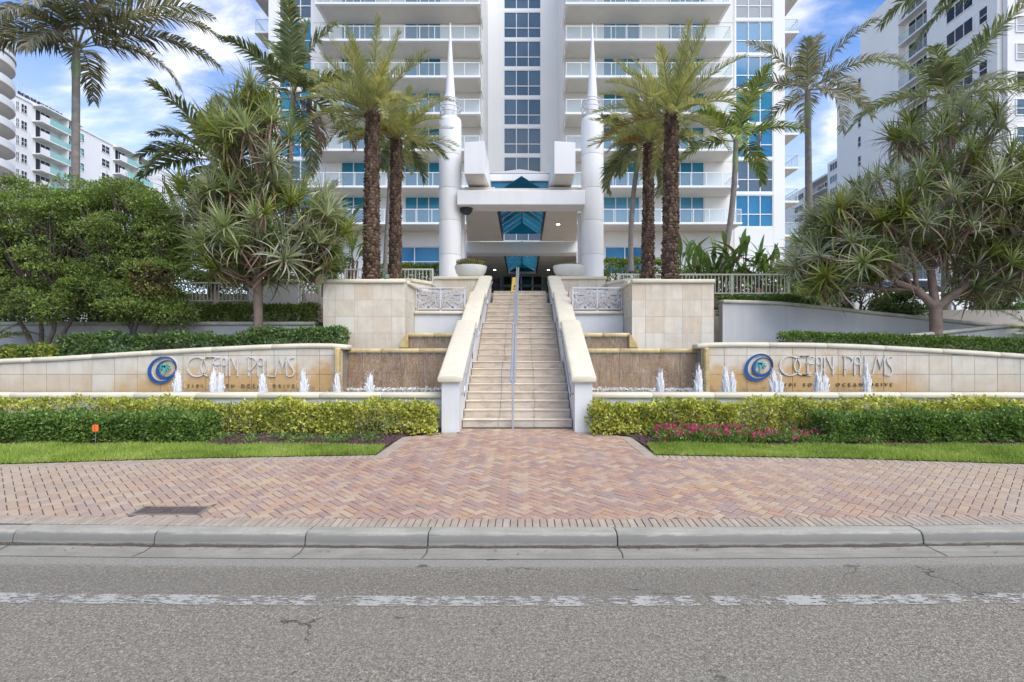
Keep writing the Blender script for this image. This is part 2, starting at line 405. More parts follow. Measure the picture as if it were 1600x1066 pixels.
TEALB = glass('teal_glass_blind', (.05, .23, .34), (.09, .31, .43), spec=.5, coat=.1)
BLUEG = glass('blue_glass', (.01, .15, .31), (.03, .22, .40), spec=.45, coat=.1)
SLATE = glass('slate_glass', (.07, .11, .145), (.10, .15, .19), spec=.6, coat=.2)
DGLASS = glass('dark_glass', (.015, .017, .02), (.06, .058, .06), spec=.25, coat=.0)
BLACKG = glass('lobby_glass', (.006, .008, .012), (.012, .016, .02))
def clearglass(name, c, a, rough=.05):
    t = NT(name); tr = t.n('ShaderNodeBsdfTransparent'); t.setin(tr, 0, sc3(c, 1.0))
    return t.out(t.mixs(a, tr.outputs[0], t.bsdf(c, rough, spec=.8)))
RGLASS = clearglass('railing_glass', (.90, .94, .95), .09)
GRGLASS = clearglass('green_railing_glass', (.42, .74, .68), .55)
def skyglass():
    t = NT('skylight_glass'); tl = t.n('ShaderNodeBsdfTranslucent'); tl.inputs[0].default_value = (.10, .38, .48, 1)
    tr = t.n('ShaderNodeBsdfTransparent'); tr.inputs[0].default_value = (.10, .38, .48, 1)
    return t.out(t.mixs(.45, tr.outputs[0], t.mixs(.3, tl.outputs[0], t.bsdf((.02, .2, .3), .05))))
SKYG = skyglass()
LAMP = (lambda t: (t.setin(e := t.n('ShaderNodeEmission'), 0, (1, .85, .62)), t.setin(e, 1, 6), t.out(e.outputs[0]))[-1])(NT('lamp_glow'))
MORTAR = plain('joint_mortar', (.27, .225, .17), .9, .2, 8)
BLUE = plain('emblem_blue', (.008, .07, .235), .4, .1, 5)
TEALP = plain('emblem_teal', (.10, .40, .38), .45, .1, 6)
LETTER = plain('letter_metal', (.60, .57, .53), .45, .06, 5, metal=.15)
ADDR = plain('address_bronze', (.20, .14, .07), .5, .1, 5)
YELLOW = plain('yellow_plastic', (.75, .48, .03), .4, .05, 4)
ORANGE = plain('orange_flag_cloth', (.85, .13, .02), .6, .08, 9)
BOWL = plain('bowl_concrete', (.66, .65, .61), .7, .06, 3, bump=.1, bscale=40)
BARK = plain('grey_palm_bark', (.24, .21, .18), .9, .22, 5, bump=.5, bscale=18)
BARKD = plain('brown_branch_bark', (.13, .10, .078), .9, .3, 6, bump=.5, bscale=30)
PBARK = plain('pandanus_bark', (.23, .165, .13), .9, .25, 6, bump=.5, bscale=30)
def datebark():
    t = NT('date_palm_boots'); r = t.island()
    c = t.ramp(t.math('ADD', t.math('MULTIPLY', r, .7), t.math('MULTIPLY', t.noise(t.pos(), 20, 4), .3)), [(0, (.035, .024, .018)), (.5, (.115, .075, .053)), (1, (.25, .17, .115))])
    return t.out(t.bsdf(c, .9, 0, t.bump(t.noise(t.pos(), 60, 4), .5, .01), .2))
DBARK = datebark()
SHAFT = plain('green_crownshaft', (.22, .27, .13), .5, .15, 4)
MULCH = leafmat('mulch_chip', [(.05, .022, .022), (.11, .05, .05), (.16, .085, .08)], .9, 0)
MULCHB = plain('mulch_ground', (.075, .042, .04), .95, .35, 14, bump=.8, bscale=60)
SOIL = plain('soil', (.08, .06, .045), .95, .3, 8, bump=.6, bscale=40)
GRASSB = plain('grass_thatch', (.06, .10, .02), .95, .3, 20)
GRASS = leafmat('grass_blade', [(0.134, 0.193, 0.029), (0.246, 0.347, 0.047), (0.358, 0.463, 0.077), (0.47, 0.501, 0.153)], .5, .3, .62, 1.5)
L_VAR = leafmat('variegated_leaf', [(.08, .12, .028), (.22, .27, .045), (.52, .53, .085), (.68, .66, .13), (.77, .75, .28)], .4, .35, .4, 2.6)
L_VARG = leafmat('variegated_green_leaf', [(0.079, 0.138, 0.026), (0.13, 0.207, 0.036), (0.259, 0.317, 0.054), (0.662, 0.607, 0.12)], .4, .25, .45, 2.2)
L_GRN = leafmat('clipped_green_leaf', [(0.055, 0.105, 0.025), (0.11, 0.193, 0.04), (0.182, 0.297, 0.055), (0.297, 0.407, 0.1)], .42, .35, .35, 3)
L_DRK = leafmat('dark_shrub_leaf', [(0.049, 0.092, 0.036), (0.088, 0.16, 0.05), (0.157, 0.252, 0.071), (0.276, 0.353, 0.107)], .38, .3, .4, 2)
L_TREE = leafmat('shrub_tree_leaf', [(0.127, 0.094, 0.054), (0.127, 0.174, 0.046), (0.203, 0.29, 0.062), (0.305, 0.406, 0.094), (0.439, 0.522, 0.156)], .42, .42, .45, .9)
L_RUST = leafmat('rusty_leaf', [(.10, .03, .02), (.16, .06, .03), (.07, .07, .03)], .6, .2)
L_PALM = leafmat('palm_leaflet', [(0.098, 0.133, 0.07), (0.168, 0.211, 0.105), (0.254, 0.296, 0.148), (0.404, 0.39, 0.245)], .4, .4, .3, 1)
L_PALMW = leafmat('windburnt_leaflet', [(0.109, 0.13, 0.089), (0.187, 0.202, 0.129), (0.295, 0.281, 0.209), (0.514, 0.403, 0.371)], .45, .4, .3, 1)
L_BPALM = leafmat('bright_palm_leaflet', [(0.097, 0.145, 0.036), (0.166, 0.238, 0.048), (0.29, 0.37, 0.084), (0.524, 0.502, 0.132)], .4, .35, .3, 1)
L_DATE = leafmat('date_leaflet', [(0.212, 0.235, 0.092), (0.33, 0.348, 0.138), (0.45, 0.447, 0.196), (0.635, 0.534, 0.287)], .45, .42, .35, 1)
L_DATEO = leafmat('ageing_date_leaflet', [(.16, .10, .03), (.30, .17, .04), (.32, .24, .08)], .5, .3)
L_DEAD = leafmat('dead_leaflet', [(.14, .08, .06), (.24, .15, .11), (.30, .21, .15)], .7, .2)
L_PAND = leafmat('pandanus_leaf', [(0.156, 0.195, 0.101), (0.247, 0.309, 0.138), (0.365, 0.423, 0.183), (0.62, 0.617, 0.274)], .36, .38, .25, 1.2)
L_PANDG = leafmat('grey_pandanus_leaf', [(0.211, 0.244, 0.172), (0.311, 0.35, 0.239), (0.448, 0.471, 0.324), (0.694, 0.65, 0.476)], .38, .38, .25, 1.2)
L_PANDY = leafmat('young_pandanus_leaf', [(0.108, 0.149, 0.028), (0.204, 0.241, 0.044), (0.36, 0.368, 0.066)], .38, .3, .25, 1.2)
L_BOP = leafmat('broad_leaf', [(0.083, 0.144, 0.043), (0.137, 0.234, 0.066), (0.226, 0.323, 0.098)], .32, .4, .3, 1)
L_BOPD = leafmat('dry_broad_leaf', [(.13, .07, .04), (.22, .14, .08)], .7, .2)
RACHIS = plain('frond_rachis', (.26, .25, .11), .5, .2, 4)
FLOWER = leafmat('red_flower', [(.42, .012, .09), (.62, .04, .20), (.5, .02, .07)], .5, .2)
AX = -.12
# ------------------------------------------------------------------ ground, road, kerb, pavement
def sheet(name, poly, mat, zf, kind='structure', parent=None, nx=0):
    V = [(x, y, zf(x, y)) for x, y in poly]
    return MB().add(V, [tuple(range(len(V)))]).build(name, mat, parent, kind=kind)
def gridsheet(name, x0, x1, ys, mat, zf, curve=None, kind='structure', parent=None, n=48):
    m = MB(); xs = np.linspace(x0, x1, n+1); V = []; F = []
    for yv in ys:
        for x in xs:
            y = yv+(bend(x) if curve else 0); V.append((x, y, zf(x, y, yv)))
    k = n+1
    for j in range(len(ys)-1):
        for i in range(n): F.append((j*k+i, j*k+i+1, (j+1)*k+i+1, (j+1)*k+i))
    return m.add(V, F).build(name, mat, parent, kind=kind)
MB().box(-500, 500, -300, 700, -.5, -.06).build('ground', SOIL, kind='structure')
YK = 5.83
gridsheet('road', -60, 60, (-40, 0, 3, 4.45, 5.51), ASPH, lambda x, y, v: -.002, True, n=80)
gridsheet('gutter', -60, 60, (5.49, 5.65, 5.86), GUTTER, lambda x, y, v: {5.49: .002, 5.65: -.004, 5.86: .004}[v]+.002, True, n=80)
gridsheet('worn_lane_line', -30, 30, (4.46, 4.645), PAINT, lambda x, y, v: .0035, True, n=60)
kerb = MB().box(-.1, .1, 5.9, 6.0, -.05, .02).build('kerb', KERB, kind='structure')
kj = [-14, -11.2, -8.4]+[X(p, YK) for p in (5, 235, 475, 668, 965, 1450)]+[6.6, 9.4, 12.2, 15]
prof = [(0, -.04), (0.0, .05), (.012, .105), (.035, .138), (.065, .15), (.225, .152), (.225, -.04)]
for a, b in zip(kj[:-1], kj[1:]):
    xs = np.linspace(a+.006, b-.006, max(3, int((b-a)/.5)))
    m = MB(); m.sweep([(x, YK+bend(x), random.Random(int(a*99)).uniform(-.003, .003)) for x in xs], prof)
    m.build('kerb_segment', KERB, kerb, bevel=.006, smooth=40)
    # a joint in the gutter below each kerb joint
    j = MB(); w = .005
    j.add([(a-w, 5.50+bend(a), .009), (a+w, 5.50+bend(a), .009), (a+w+.02, 5.65+bend(a), .003), (a+w, 5.84+bend(a), .011), (a-w, 5.84+bend(a), .011), (a-w+.02, 5.65+bend(a), .003)], [(0, 1, 2, 5), (5, 2, 3, 4)])
    j.build('gutter_joint', DIRT_SHADE, kerb)
rk = np.random.default_rng(8); m = MB(); xs = np.arange(-14, 14, .12); V = []
for x in xs:
    w = .022+.02*abs(math.sin(x*1.3)*math.sin(x*3.7))+rk.uniform(0, .012); V += [(x, YK-w+bend(x), .0035), (x, YK+.004+bend(x), .014)]
m.add(V, [(2*i, 2*i+2, 2*i+3, 2*i+1) for i in range(len(xs)-1)]).build('gutter_dirt_shade', DIRT_SHADE, None, kind='structure')  # dirt strip whose dark line also stands in for shade below the kerb
# pavement base (sand in the joints)
pave = gridsheet('pavement', -60, 60, (6.03, 11.7), SAND, lambda x, y, v: gz(v)-.008+(0 if v > 7 else 0), None)
def lawn_front(x):      # y of the lawn edge
    a = abs(x-AX)
    return 9.21-max(0, a-2.4)*.075-max(0, a-5.5)*.055
EDGE = [(-2.36, 9.21), (-2.23, 10.58), (-1.56, 10.95)]      # relative to the axis, left; mirrored right
rB = random.Random(5)
WB = []   # every brick: (polygon xy, mat)
def clip(poly, a, b, c):   # keep a*x+b*y<=c
    out = []
    for i in range(len(poly)):
        p, q = poly[i], poly[(i+1) % len(poly)]
        dp, dq = a*p[0]+b*p[1]-c, a*q[0]+b*q[1]-c
        if dp <= 0: out.append(p)
        if (dp < 0 < dq) or (dq < 0 < dp):
            t = dp/(dp-dq); out.append((p[0]+(q[0]-p[0])*t, p[1]+(q[1]-p[1])*t))
    return out
def area(p): return abs(sum(p[i][0]*p[(i+1) % len(p)][1]-p[(i+1) % len(p)][0]*p[i][1] for i in range(len(p))))/2
U = .100; G = .005
def kerb_in(x): return 6.06+bend(x)
c45 = math.sqrt(.5)
BR = []      # (poly, whole?, centre, angle, material)
for i in range(-95, 150):
    for j in range(-95, 150):
        k = (i-j) % 4
        if k not in (0, 3): continue
        w, h = (2, 1) if k == 0 else (1, 2)
        cx, cy = (i+w/2)*U, (j+h/2)*U
        X0 = (cx-cy)*c45; Y0 = (cx+cy)*c45+6.0
        if abs(X0) > 11 or Y0 < 6.1 or Y0 > 11.7: continue
        hx, hy = w*U/2-G, h*U/2-G
        P = [((cx+a-(cy+b))*c45, (cx+a+cy+b)*c45+6.0) for a, b in ((-hx, -hy), (hx, -hy), (hx, hy), (-hx, hy))]
        lo = kerb_in(X0)+.245
        a = X0-AX; s = -1 if a < 0 else 1
        hi = lawn_front(X0)-.21
        A0 = area(P)
        P = clip(P, 0, -1, -lo)
        if len(P) < 3: continue
        if abs(a) < 2.16 and Y0 < 10.75 or (abs(a) < 1.45):      # the approach to the stairs
            P = clip(P, 0, 1, 11.36 if abs(a) < 1.16 else 10.92)
            if Y0 > 9.0: P = clip(P, s, 0, s*AX+2.15-.09*max(0, Y0-9.2)) if len(P) > 2 else P
        else:
            P = clip(P, 0, 1, hi)
        if len(P) < 3 or area(P) < .0012: continue
        BR.append((P, area(P) > A0*.98, (X0, Y0), math.radians(45 if k == 0 else 135), BRICK))
def quadrow(pts, L, pitch, mat):      # header row along a polyline, length L towards the left normal
    acc = 0
    for (p, q) in zip(pts[:-1], pts[1:]):
        d = Vector((q[0]-p[0], q[1]-p[1])); ln = d.length; d.normalize(); nrm = Vector((-d.y, d.x)); t = 0
        nq = max(1, round(ln/pitch)); w = ln/nq
        for k in range(nq):
            a = Vector(p)+d*(k*w+G); b = Vector(p)+d*((k+1)*w-G)
            P = [tuple(a), tuple(b), tuple(b+nrm*L), tuple(a+nrm*L)]
            c = (a+b)/2+nrm*L/2
            BR.append((P, False, (c.x, c.y), 0, mat))
quadrow([(x, kerb_in(x)+.004) for x in np.arange(-10.98, 11, .084*6)], .232, .084, BORDER)
for s in (-1, 1):
    fr = [(AX+s*x, lawn_front(AX+s*x)) for x in (2.36, 4, 5.5, 7, 8.5, 10, 11)]
    if s > 0: quadrow([(x, y-.205) for x, y in fr], .2, .1, BORDER)
    else: quadrow([(x, y-.205) for x, y in fr[::-1]], .2, .1, BORDER)
    e = [(AX-s*x, y) for x, y in EDGE]       # long border stones beside the approach
    e = [(AX+s*abs(x), y) for x, y in EDGE]
    if s > 0: quadrow(e, .2, .2, BORDER)
    else: quadrow([(x, y) for x, y in e[::-1]], .2, .2, BORDER)
    BR.append(([(AX+s*2.37, 9.205), (AX+s*2.15, 9.205), (AX+s*2.15, 9.0), (AX+s*2.37, 9.0)][::s], False, (AX+s*2.26, 9.1), 0, BORDER))
    BR.append(([(AX+s*1.5, 10.74), (AX+s*1.22, 10.74), (AX+s*1.22, 11.0), (AX+s*1.5, 11.0)][::s], False, (AX+s*1.36, 10.87), 0, BORDER))
COVER = (X(270, 6.6), 6.57, .42, .15)
NB = []
for P, wh, c, a, mat in BR:
    x0, x1, y0, y1 = COVER[0]-COVER[2]-.006, COVER[0]+COVER[2]+.006, COVER[1]-COVER[3]-.006, COVER[1]+COVER[3]+.006
    if max(p[0] for p in P) > x0 and min(p[0] for p in P) < x1 and max(p[1] for p in P) > y0 and min(p[1] for p in P) < y1:
        Q = max((clip(P, *h) for h in ((1, 0, x0), (-1, 0, -x1), (0, 1, y0), (0, -1, -y1))), key=lambda q: area(q) if len(q) > 2 else 0)
        if len(Q) > 2 and area(Q) > .001: NB.append((Q, False, c, a, mat))
    else: NB.append((P, wh, c, a, mat))
BR = NB
T = .05
def brick_geo(P, dz):
    n = len(P); cx = sum(p[0] for p in P)/n; cy = sum(p[1] for p in P)/n
    z = lambda y: gz(y)+dz
    ch = .006
    inn = []
    for p in P:
        dx, dy = cx-p[0], cy-p[1]; l = math.hypot(dx, dy) or 1
        inn.append((p[0]+dx/l*ch, p[1]+dy/l*ch))
    V = [(x, y, z(y)) for x, y in inn]+[(x, y, z(y)-.004) for x, y in P]+[(x, y, z(y)-T) for x, y in P]
    F = [tuple(range(n))]+[(i+n, (i+1) % n+n, (i+1) % n, i) for i in range(n)]+[(i+2*n, (i+1) % n+2*n, (i+1) % n+n, i+n) for i in range(n)]
    return V, F
def seen(b): x, y = b[2]; return abs(x) < y*.93
BR.sort(key=lambda b: (not seen(b), b[2][1] if seen(b) else 0))
wholemesh = {}
ang = math.atan(SLOPE)
for q, b in enumerate(BR[:300]):
    P, whole, c, a, mat = b
    dz = rB.uniform(-.002, .002)
    if whole:
        if mat not in wholemesh:
            V, F = [], []
            hx, hy = U-G, U/2-G; ch = .006
            V = [(sx*(hx-ch), sy*(hy-ch), 0) for sx, sy in ((-1,-1),(1,-1),(1,1),(-1,1))]+[(sx*hx, sy*hy, -.004) for sx, sy in ((-1,-1),(1,-1),(1,1),(-1,1))]+[(sx*hx, sy*hy, -T) for sx, sy in ((-1,-1),(1,-1),(1,1),(-1,1))]
            F = [(0,1,2,3)]+[(i+4, (i+1) % 4+4, (i+1) % 4, i) for i in range(4)]+[(i+8, (i+1) % 4+8, (i+1) % 4+4, i+4) for i in range(4)]
            me = MB().add(V, F).mesh('brick'); me.materials.append(mat); wholemesh[mat] = me
        o = put('brick', wholemesh[mat], pave)
        o.matrix_local = Matrix.Translation((c[0], c[1], gz(c[1])+dz)) @ Matrix.Rotation(ang, 4, 'X') @ Matrix.Rotation(a, 4, 'Z')
    else:
        V, F = brick_geo(P, dz)
        V = [(x-c[0], y-c[1], z-gz(c[1])) for x, y, z in V]
        me = MB().add(V, F).mesh('brick'); me.materials.append(mat)
        o = put('brick', me, pave); o.location = (c[0], c[1], gz(c[1]))
for mat in (BRICK, BORDER):
    m = MB()
    for b in BR[300:]:
        if b[4] is mat: m.add(*brick_geo(b[0], rB.uniform(-.002, .002)))
    m.build('brick', mat, pave, kind='stuff')
# utility cover set in the bricks
uc = thing('utility_cover', 'dark square metal utility cover set in the brick pavement near the kerb', 'utility cover', (COVER[0], COVER[1], gz(COVER[1])))
m = MB(); cx, cy, cw, ch = COVER
def tilt(V): return [(x, y, z+gz(y)) for x, y, z in V]
f = MB().box(cx-cw, cx+cw, cy-ch, cy-ch+.03, -.04, .004).box(cx-cw, cx+cw, cy+ch-.03, cy+ch, -.04, .004).box(cx-cw, cx-cw+.03, cy-ch+.031, cy+ch-.031, -.04, .003).box(cx+cw-.03, cx+cw, cy-ch+.031, cy+ch-.031, -.04, .003)
f.v = tilt(f.v); f.build('frame', plain('cover_frame', (.20, .17, .145), .85, .2, 9), uc)
f = MB().box(cx-cw+.035, cx+cw-.035, cy-ch+.035, cy+ch-.035, -.03, -.004)
for i in range(9):
    for j in range(4):
        f.box(cx-cw+.06+i*.08, cx-cw+.1+i*.08, cy-ch+.06+j*.062, cy-ch+.09+j*.062, -.004, .001)
f.v = tilt(f.v); f.build('lid', plain('cast_iron_lid', (.10, .075, .065), .8, .25, 9, bump=.4, bscale=70), uc)
# ------------------------------------------------------------------ lawns and beds
rg = np.random.default_rng(3)
for s in (-1, 1):
    side = [(AX+s*2.42, 9.24)]+[(AX+s*x, lawn_front(AX+s*x)+.02) for x in (4, 5.5, 7, 8.5, 10, 12, 14)]
    back = [(AX+s*14, 9.80), (AX+s*2.36, 9.84)]
    P = side+back
    bedP = [(AX+s*2.35, 9.8), (AX+s*14, 9.8), (AX+s*14, 11.5), (AX+s*1.5, 11.5), (AX+s*1.62, 11.0), (AX+s*2.2, 10.64)]
    bed = sheet('mulch_bed', bedP, MULCHB, lambda x, y: gz(y)+.012)
    tag(bed)
    n = 5200
    xx = AX+s*rg.uniform(2.3, 10.6, n); yy = rg.uniform(9.72, 11.2, n)
    keep = (np.abs(xx-AX) > 2.5) | (yy > 9.8)
    xx, yy = xx[keep], yy[keep]
    zz_ = np.array([gz(v) for v in yy])+.02
    V, F = leaf_arrays(np.stack([xx, yy, zz_], 1), .06, .022, rg, None, 0, .1, .1)
    np_mesh('mulch_chips', V, F, MULCH, None, kind='stuff')
    lw = sheet('lawn', P, GRASSB, lambda x, y: gz(y)+.016, kind='structure')
    n = 60000
    xx = AX+s*(2.36+(rg.uniform(0, 1, n)**1.0)*9.0); lf = np.array([lawn_front(x) for x in xx])
    yy = lf-.03+rg.uniform(0, 1, n)*(9.86+.04*np.sin(xx*5)-lf)
    base = np.stack([xx, yy, np.array([gz(v) for v in yy])+.012], 1)
    h = rg.uniform(.035, .085, n)*(.75+.5*np.clip(np.sin(xx*1.7)*np.sin(yy*4+xx)+.5, 0, 1)); a = rg.uniform(0, 6.28, n); w = .0055
    d = np.stack([np.cos(a), np.sin(a), np.zeros(n)], 1); ln = rg.normal(size=(n, 3))*.028; ln[:, 2] = 0
    V = np.stack([base-d*w, base+d*w, base+ln+np.stack([0*h, 0*h, h], 1)], 1).reshape(-1, 3)
    F = np.arange(n*3).reshape(-1, 3)
    np_mesh('grass', V, F, GRASS, None, kind='stuff')
# ------------------------------------------------------------------ hedges
def box_hedge(x0, x1, y0, y1, z0, z1, n, L, Wd, rng, amp=.05, gaps=0, topbias=.0, zfun=None, shell=.12):
    A = np.array([(x1-x0)*(z1-z0)*1.4, (x1-x0)*(y1-y0)*1.2, (y1-y0)*(z1-z0)*1.0, (x1-x0)*(z1-z0)*.35]); pr = A/A.sum()
    f = rng.choice(4, n, p=pr); u = rng.uniform(0, 1, n); v = rng.uniform(0, 1, n); dep = np.abs(rng.normal(0, shell, n))
    P = np.zeros((n, 3)); O = np.zeros((n, 3))
    xs = x0+(x1-x0)*u
    P[:, 0] = xs; P[:, 1] = y0+(y1-y0)*v; P[:, 2] = z0+(z1-z0)*v
    a = f == 0; P[a, 1] = y0+dep[a]; O[a] = (0, -1, .3)
    a = f == 1; P[a, 2] = z1-dep[a]; O[a] = (0, -.2, 1)
    a = f == 2
    sd_ = rng.choice([0, 1], n); P[a, 0] = np.where(sd_[a] == 0, x0+dep[a], x1-dep[a]); P[a, 1] = y0+(y1-y0)*u[a]; O[a, 0] = np.where(sd_[a] == 0, -1, 1)
    a = f == 3; P[a, 1] = y0+(y1-y0)*rng.uniform(.2, 1, a.sum())
    b = amp*(np.sin(P[:, 0]*3.1+P[:, 2]*4)+np.sin(P[:, 0]*7.3+1+P[:, 1]*6)*.7+np.sin(P[:, 0]*13.7+P[:, 2]*11)*.4)
    P += O*b[:, None]*.6
    P += rng.normal(0, .018, (n, 3))
    if gaps:
        g = np.sin(P[:, 0]*1.9+.6)+np.sin(P[:, 0]*4.3+2.)*.8+np.sin(P[:, 0]*8.1+P[:, 2]*3)*.5
        lowz = (P[:, 2]-z0)/(z1-z0)
        keep = rng.uniform(0, 1, n) < np.clip(1-gaps*np.clip(g*.5+.25, 0, 1)*(1.45-lowz), .03, 1)
        P, O = P[keep], O[keep]
    if zfun is not None: P[:, 2] += zfun(P[:, 0])
    return P, O
def hedge(name, label, cat, x0, x1, y0, y1, z0, z1, n, L, Wd, mat, seed, group=None, stems=None, **kw):
    rng = np.random.default_rng(seed)
    t = thing(name, label, cat, ((x0+x1)/2, (y0+y1)/2, z0), group)
    P, O = box_hedge(x0, x1, y0, y1, z0, z1, n, L, Wd, rng, **kw)
    V, F = leaf_arrays(P, L, Wd, rng, unit(O+1e-3), .7, .3)
    np_mesh('foliage', V, F, mat, t, kind='stuff')
    m = MB(); zf = kw.get('zfun') or (lambda x: 0)
    for k in range(stems or int((x1-x0)*6)):
        x = rng.uniform(x0+.08, x1-.08); y = rng.uniform(y0+.15, y1-.1); zb = z0+float(zf(x))
        for q in range(2):
            dx, dy = rng.normal(0, .13), rng.normal(0, .1)
            m.tube([(x, y, zb-.03), (x+dx*.4, y+dy*.4, zb+(z1-z0)*.45), (min(max(x+dx, x0), x1), y+dy, zb+(z1-z0)*.85)], [.014, .010, .006], 4, False)
    m.build('stems', BARKD, t, kind='stuff')
    return t
YB = 10.0
hedge('green_hedge', 'low clipped dark green hedge beside the grass, with an orange marker flag in its front', 'hedge', X(-60, 10), X(322, 10.2), 9.95, 10.75, gz(10.2), .945, 24000, .062, .036, L_GRN, 1, 'front hedges', amp=.075)
hedge('green_hedge', 'low clipped green hedge behind the grass on the right of the red flowers', 'hedge', X(1290, 10.2), X(1680, 10), 10.03, 10.75, gz(10.2), .955, 24000, .062, .036, L_GRN, 2, 'front hedges', amp=.085)
hedge('variegated_hedge', 'boxy yellow and green variegated hedge left of the stairs below the fountain wall', 'hedge', X(306, 11), X(681, 10.9), 10.74, 11.26, gz(11), 1.10, 12500, .078, .042, L_VAR, 3, 'variegated hedges', amp=.10, gaps=.45, shell=.15)
hedge('variegated_hedge', 'thin gappy yellow hedge showing white wall, behind the dark hedge with the orange flag', 'hedge', X(-60, 11.1), X(298, 11.1), 10.85, 11.3, gz(11), 1.17, 6500, .078, .042, L_VAR, 4, 'variegated hedges', amp=.05, gaps=1.15)
hedge('variegated_hedge', 'dense green and yellow hedge beginning at the right stair pier', 'hedge', X(926, 10.9), X(1150, 11), 10.74, 11.26, gz(11), 1.09, 8800, .078, .042, L_VAR, 5, 'variegated hedges', amp=.10, gaps=.3, shell=.15)
hedge('variegated_hedge', 'long loose yellow hedge behind the red flowers and right green hedge', 'hedge', X(1152, 11.1), X(1680, 11.1), 10.85, 11.3, gz(11), 1.14, 12500, .078, .042, L_VAR, 6, 'variegated hedges', amp=.10, gaps=.65, shell=.15)
# orange marker flag
fx, fy = X(149, 9.85), 9.85
t = thing('marker_flag', 'small orange marker flag on a wire in front of the left green hedge', 'flag', (fx, fy, gz(fy)))
MB().tube([(fx, fy, gz(fy)-.02), (fx+.01, fy, Z(663, fy))], .003, 5).build('wire', METAL, t)
m = MB(); zt, zb = Z(664, fy), Z(674.5, fy)
V = []; n = 6
for i in range(n+1):
    x = fx-.05+i*.10/n; yv = fy+.012*math.sin(i*1.3)-.006
    V += [(x, yv, zb-.004*math.sin(i)), (x, yv, zt)]
V2 = [(a, b+.003, c) for a, b, c in V]; k = len(V)
m.add(V+V2, [(2*i, 2*i+2, 2*i+3, 2*i+1) for i in range(n)]+[(k+2*i+1, k+2*i+3, k+2*i+2, k+2*i) for i in range(n)]).build('cloth', ORANGE, t)
# red flowers on the right, sparse seedlings on the left
def plants(name, x0, x1, y0, y1, n, hmax, leafm, flowers, seed):
    rng = np.random.default_rng(seed)
    cx_ = rng.uniform(x0, x1, n); cy_ = rng.uniform(y0, y1, n); P = []; O = []; FP = []
    for a, b in zip(cx_, cy_):
        h = rng.uniform(.45, 1)*hmax; k = int(28*h/hmax)+8
        p = rng.normal(0, 1, (k, 3))*np.array([.075, .075, .0])+np.array([a, b, gz(b)])
        p[:, 2] += rng.uniform(.03, h, k); P.append(p); O.append(p-np.array([a, b, gz(b)-.05]))
        if rng.uniform() < flowers:
            for q in range(rng.integers(2, 5)):
                FP.append(np.array([a+rng.normal(0, .06), b+rng.normal(0, .05)-.02, gz(b)+h+rng.uniform(-.03, .03)]))
    P = np.concatenate(P); O = unit(np.concatenate(O))
    V, F = leaf_arrays(P, .062, .024, rng, O, .8, .4)
    np_mesh(name, V, F, leafm, None, kind='stuff')
    if FP:
        FP = np.repeat(np.array(FP), 9, 0)+rng.normal(0, .016, (len(FP)*9, 3))
        V, F = leaf_arrays(FP, .034, .026, rng, None, 0, .8)
        np_mesh('red_flowers', V, F, FLOWER, None, kind='stuff')
plants('flower_plants', X(1030, 10.2), X(1165, 10.4), 9.92, 10.68, 330, .24, L_GRN, .34, 11)
plants('flower_plants', X(1160, 10.2), X(1345, 10.4), 9.95, 10.6, 230, .17, L_GRN, .22, 12)
plants('seedling_plants', X(315, 10.2), X(585, 10.2), 9.95, 10.65, 42, .11, L_GRN, .0, 13)
# ------------------------------------------------------------------ the stairs
Y0S, ZB0 = 11.5, .55
flights = [(8, 11.5, .335, .172), (7, 15.3, .33, .172), (5, 18.6, .3, .172), (4, 21.0, .3, .172)]
HW = 1.16
st = thing('staircase', 'wide pale stone staircase climbing in four flights between white walls', 'stairs', (AX, Y0S, ZB0))
z = ZB0; rs = random.Random(4); tops = []
for fi, (nr, y0, tr, rh) in enumerate(flights):
    hw = HW if fi < 3 else 1.06
    for k in range(nr):
        ya = y0+k*tr
        last = k == nr-1
        yb = ya+tr if not last else (flights[fi+1][1] if fi < 3 else ya+.6)
        zt = z+rh
        s_ = MB().box(AX-hw, AX+hw, ya+.022, yb, z-.15, zt-.03).build('step', MORTAR, st)
        js = [AX-hw, AX-hw*.34+rs.uniform(-.02, .02), AX+hw*.32+rs.uniform(-.02, .02), AX+hw]
        for a, b in zip(js[:-1], js[1:]):
            MB().box(a+.005, b-.005, ya, ya+.02, z+.002, zt-.029).build('riser_slab', STEP, s_)
            MB().box(a+.003, b-.003, ya-.02+rs.uniform(-.002, .002), yb-(.004 if not last else .004), zt-.028, zt+rs.uniform(-.0015, .0015)).build('tread_slab', TREAD, s_, bevel=.008)
        z = zt
    tops.append((y0+(nr-1)*tr, z))
ZP = z
plateau = MB().box(-9, 9, tops[-1][0]+.6, 46, ZP-.6, ZP-.004).build('terrace_plateau', plain('terrace_paving', (.45, .40, .34), .8, .1, 2), kind='structure')
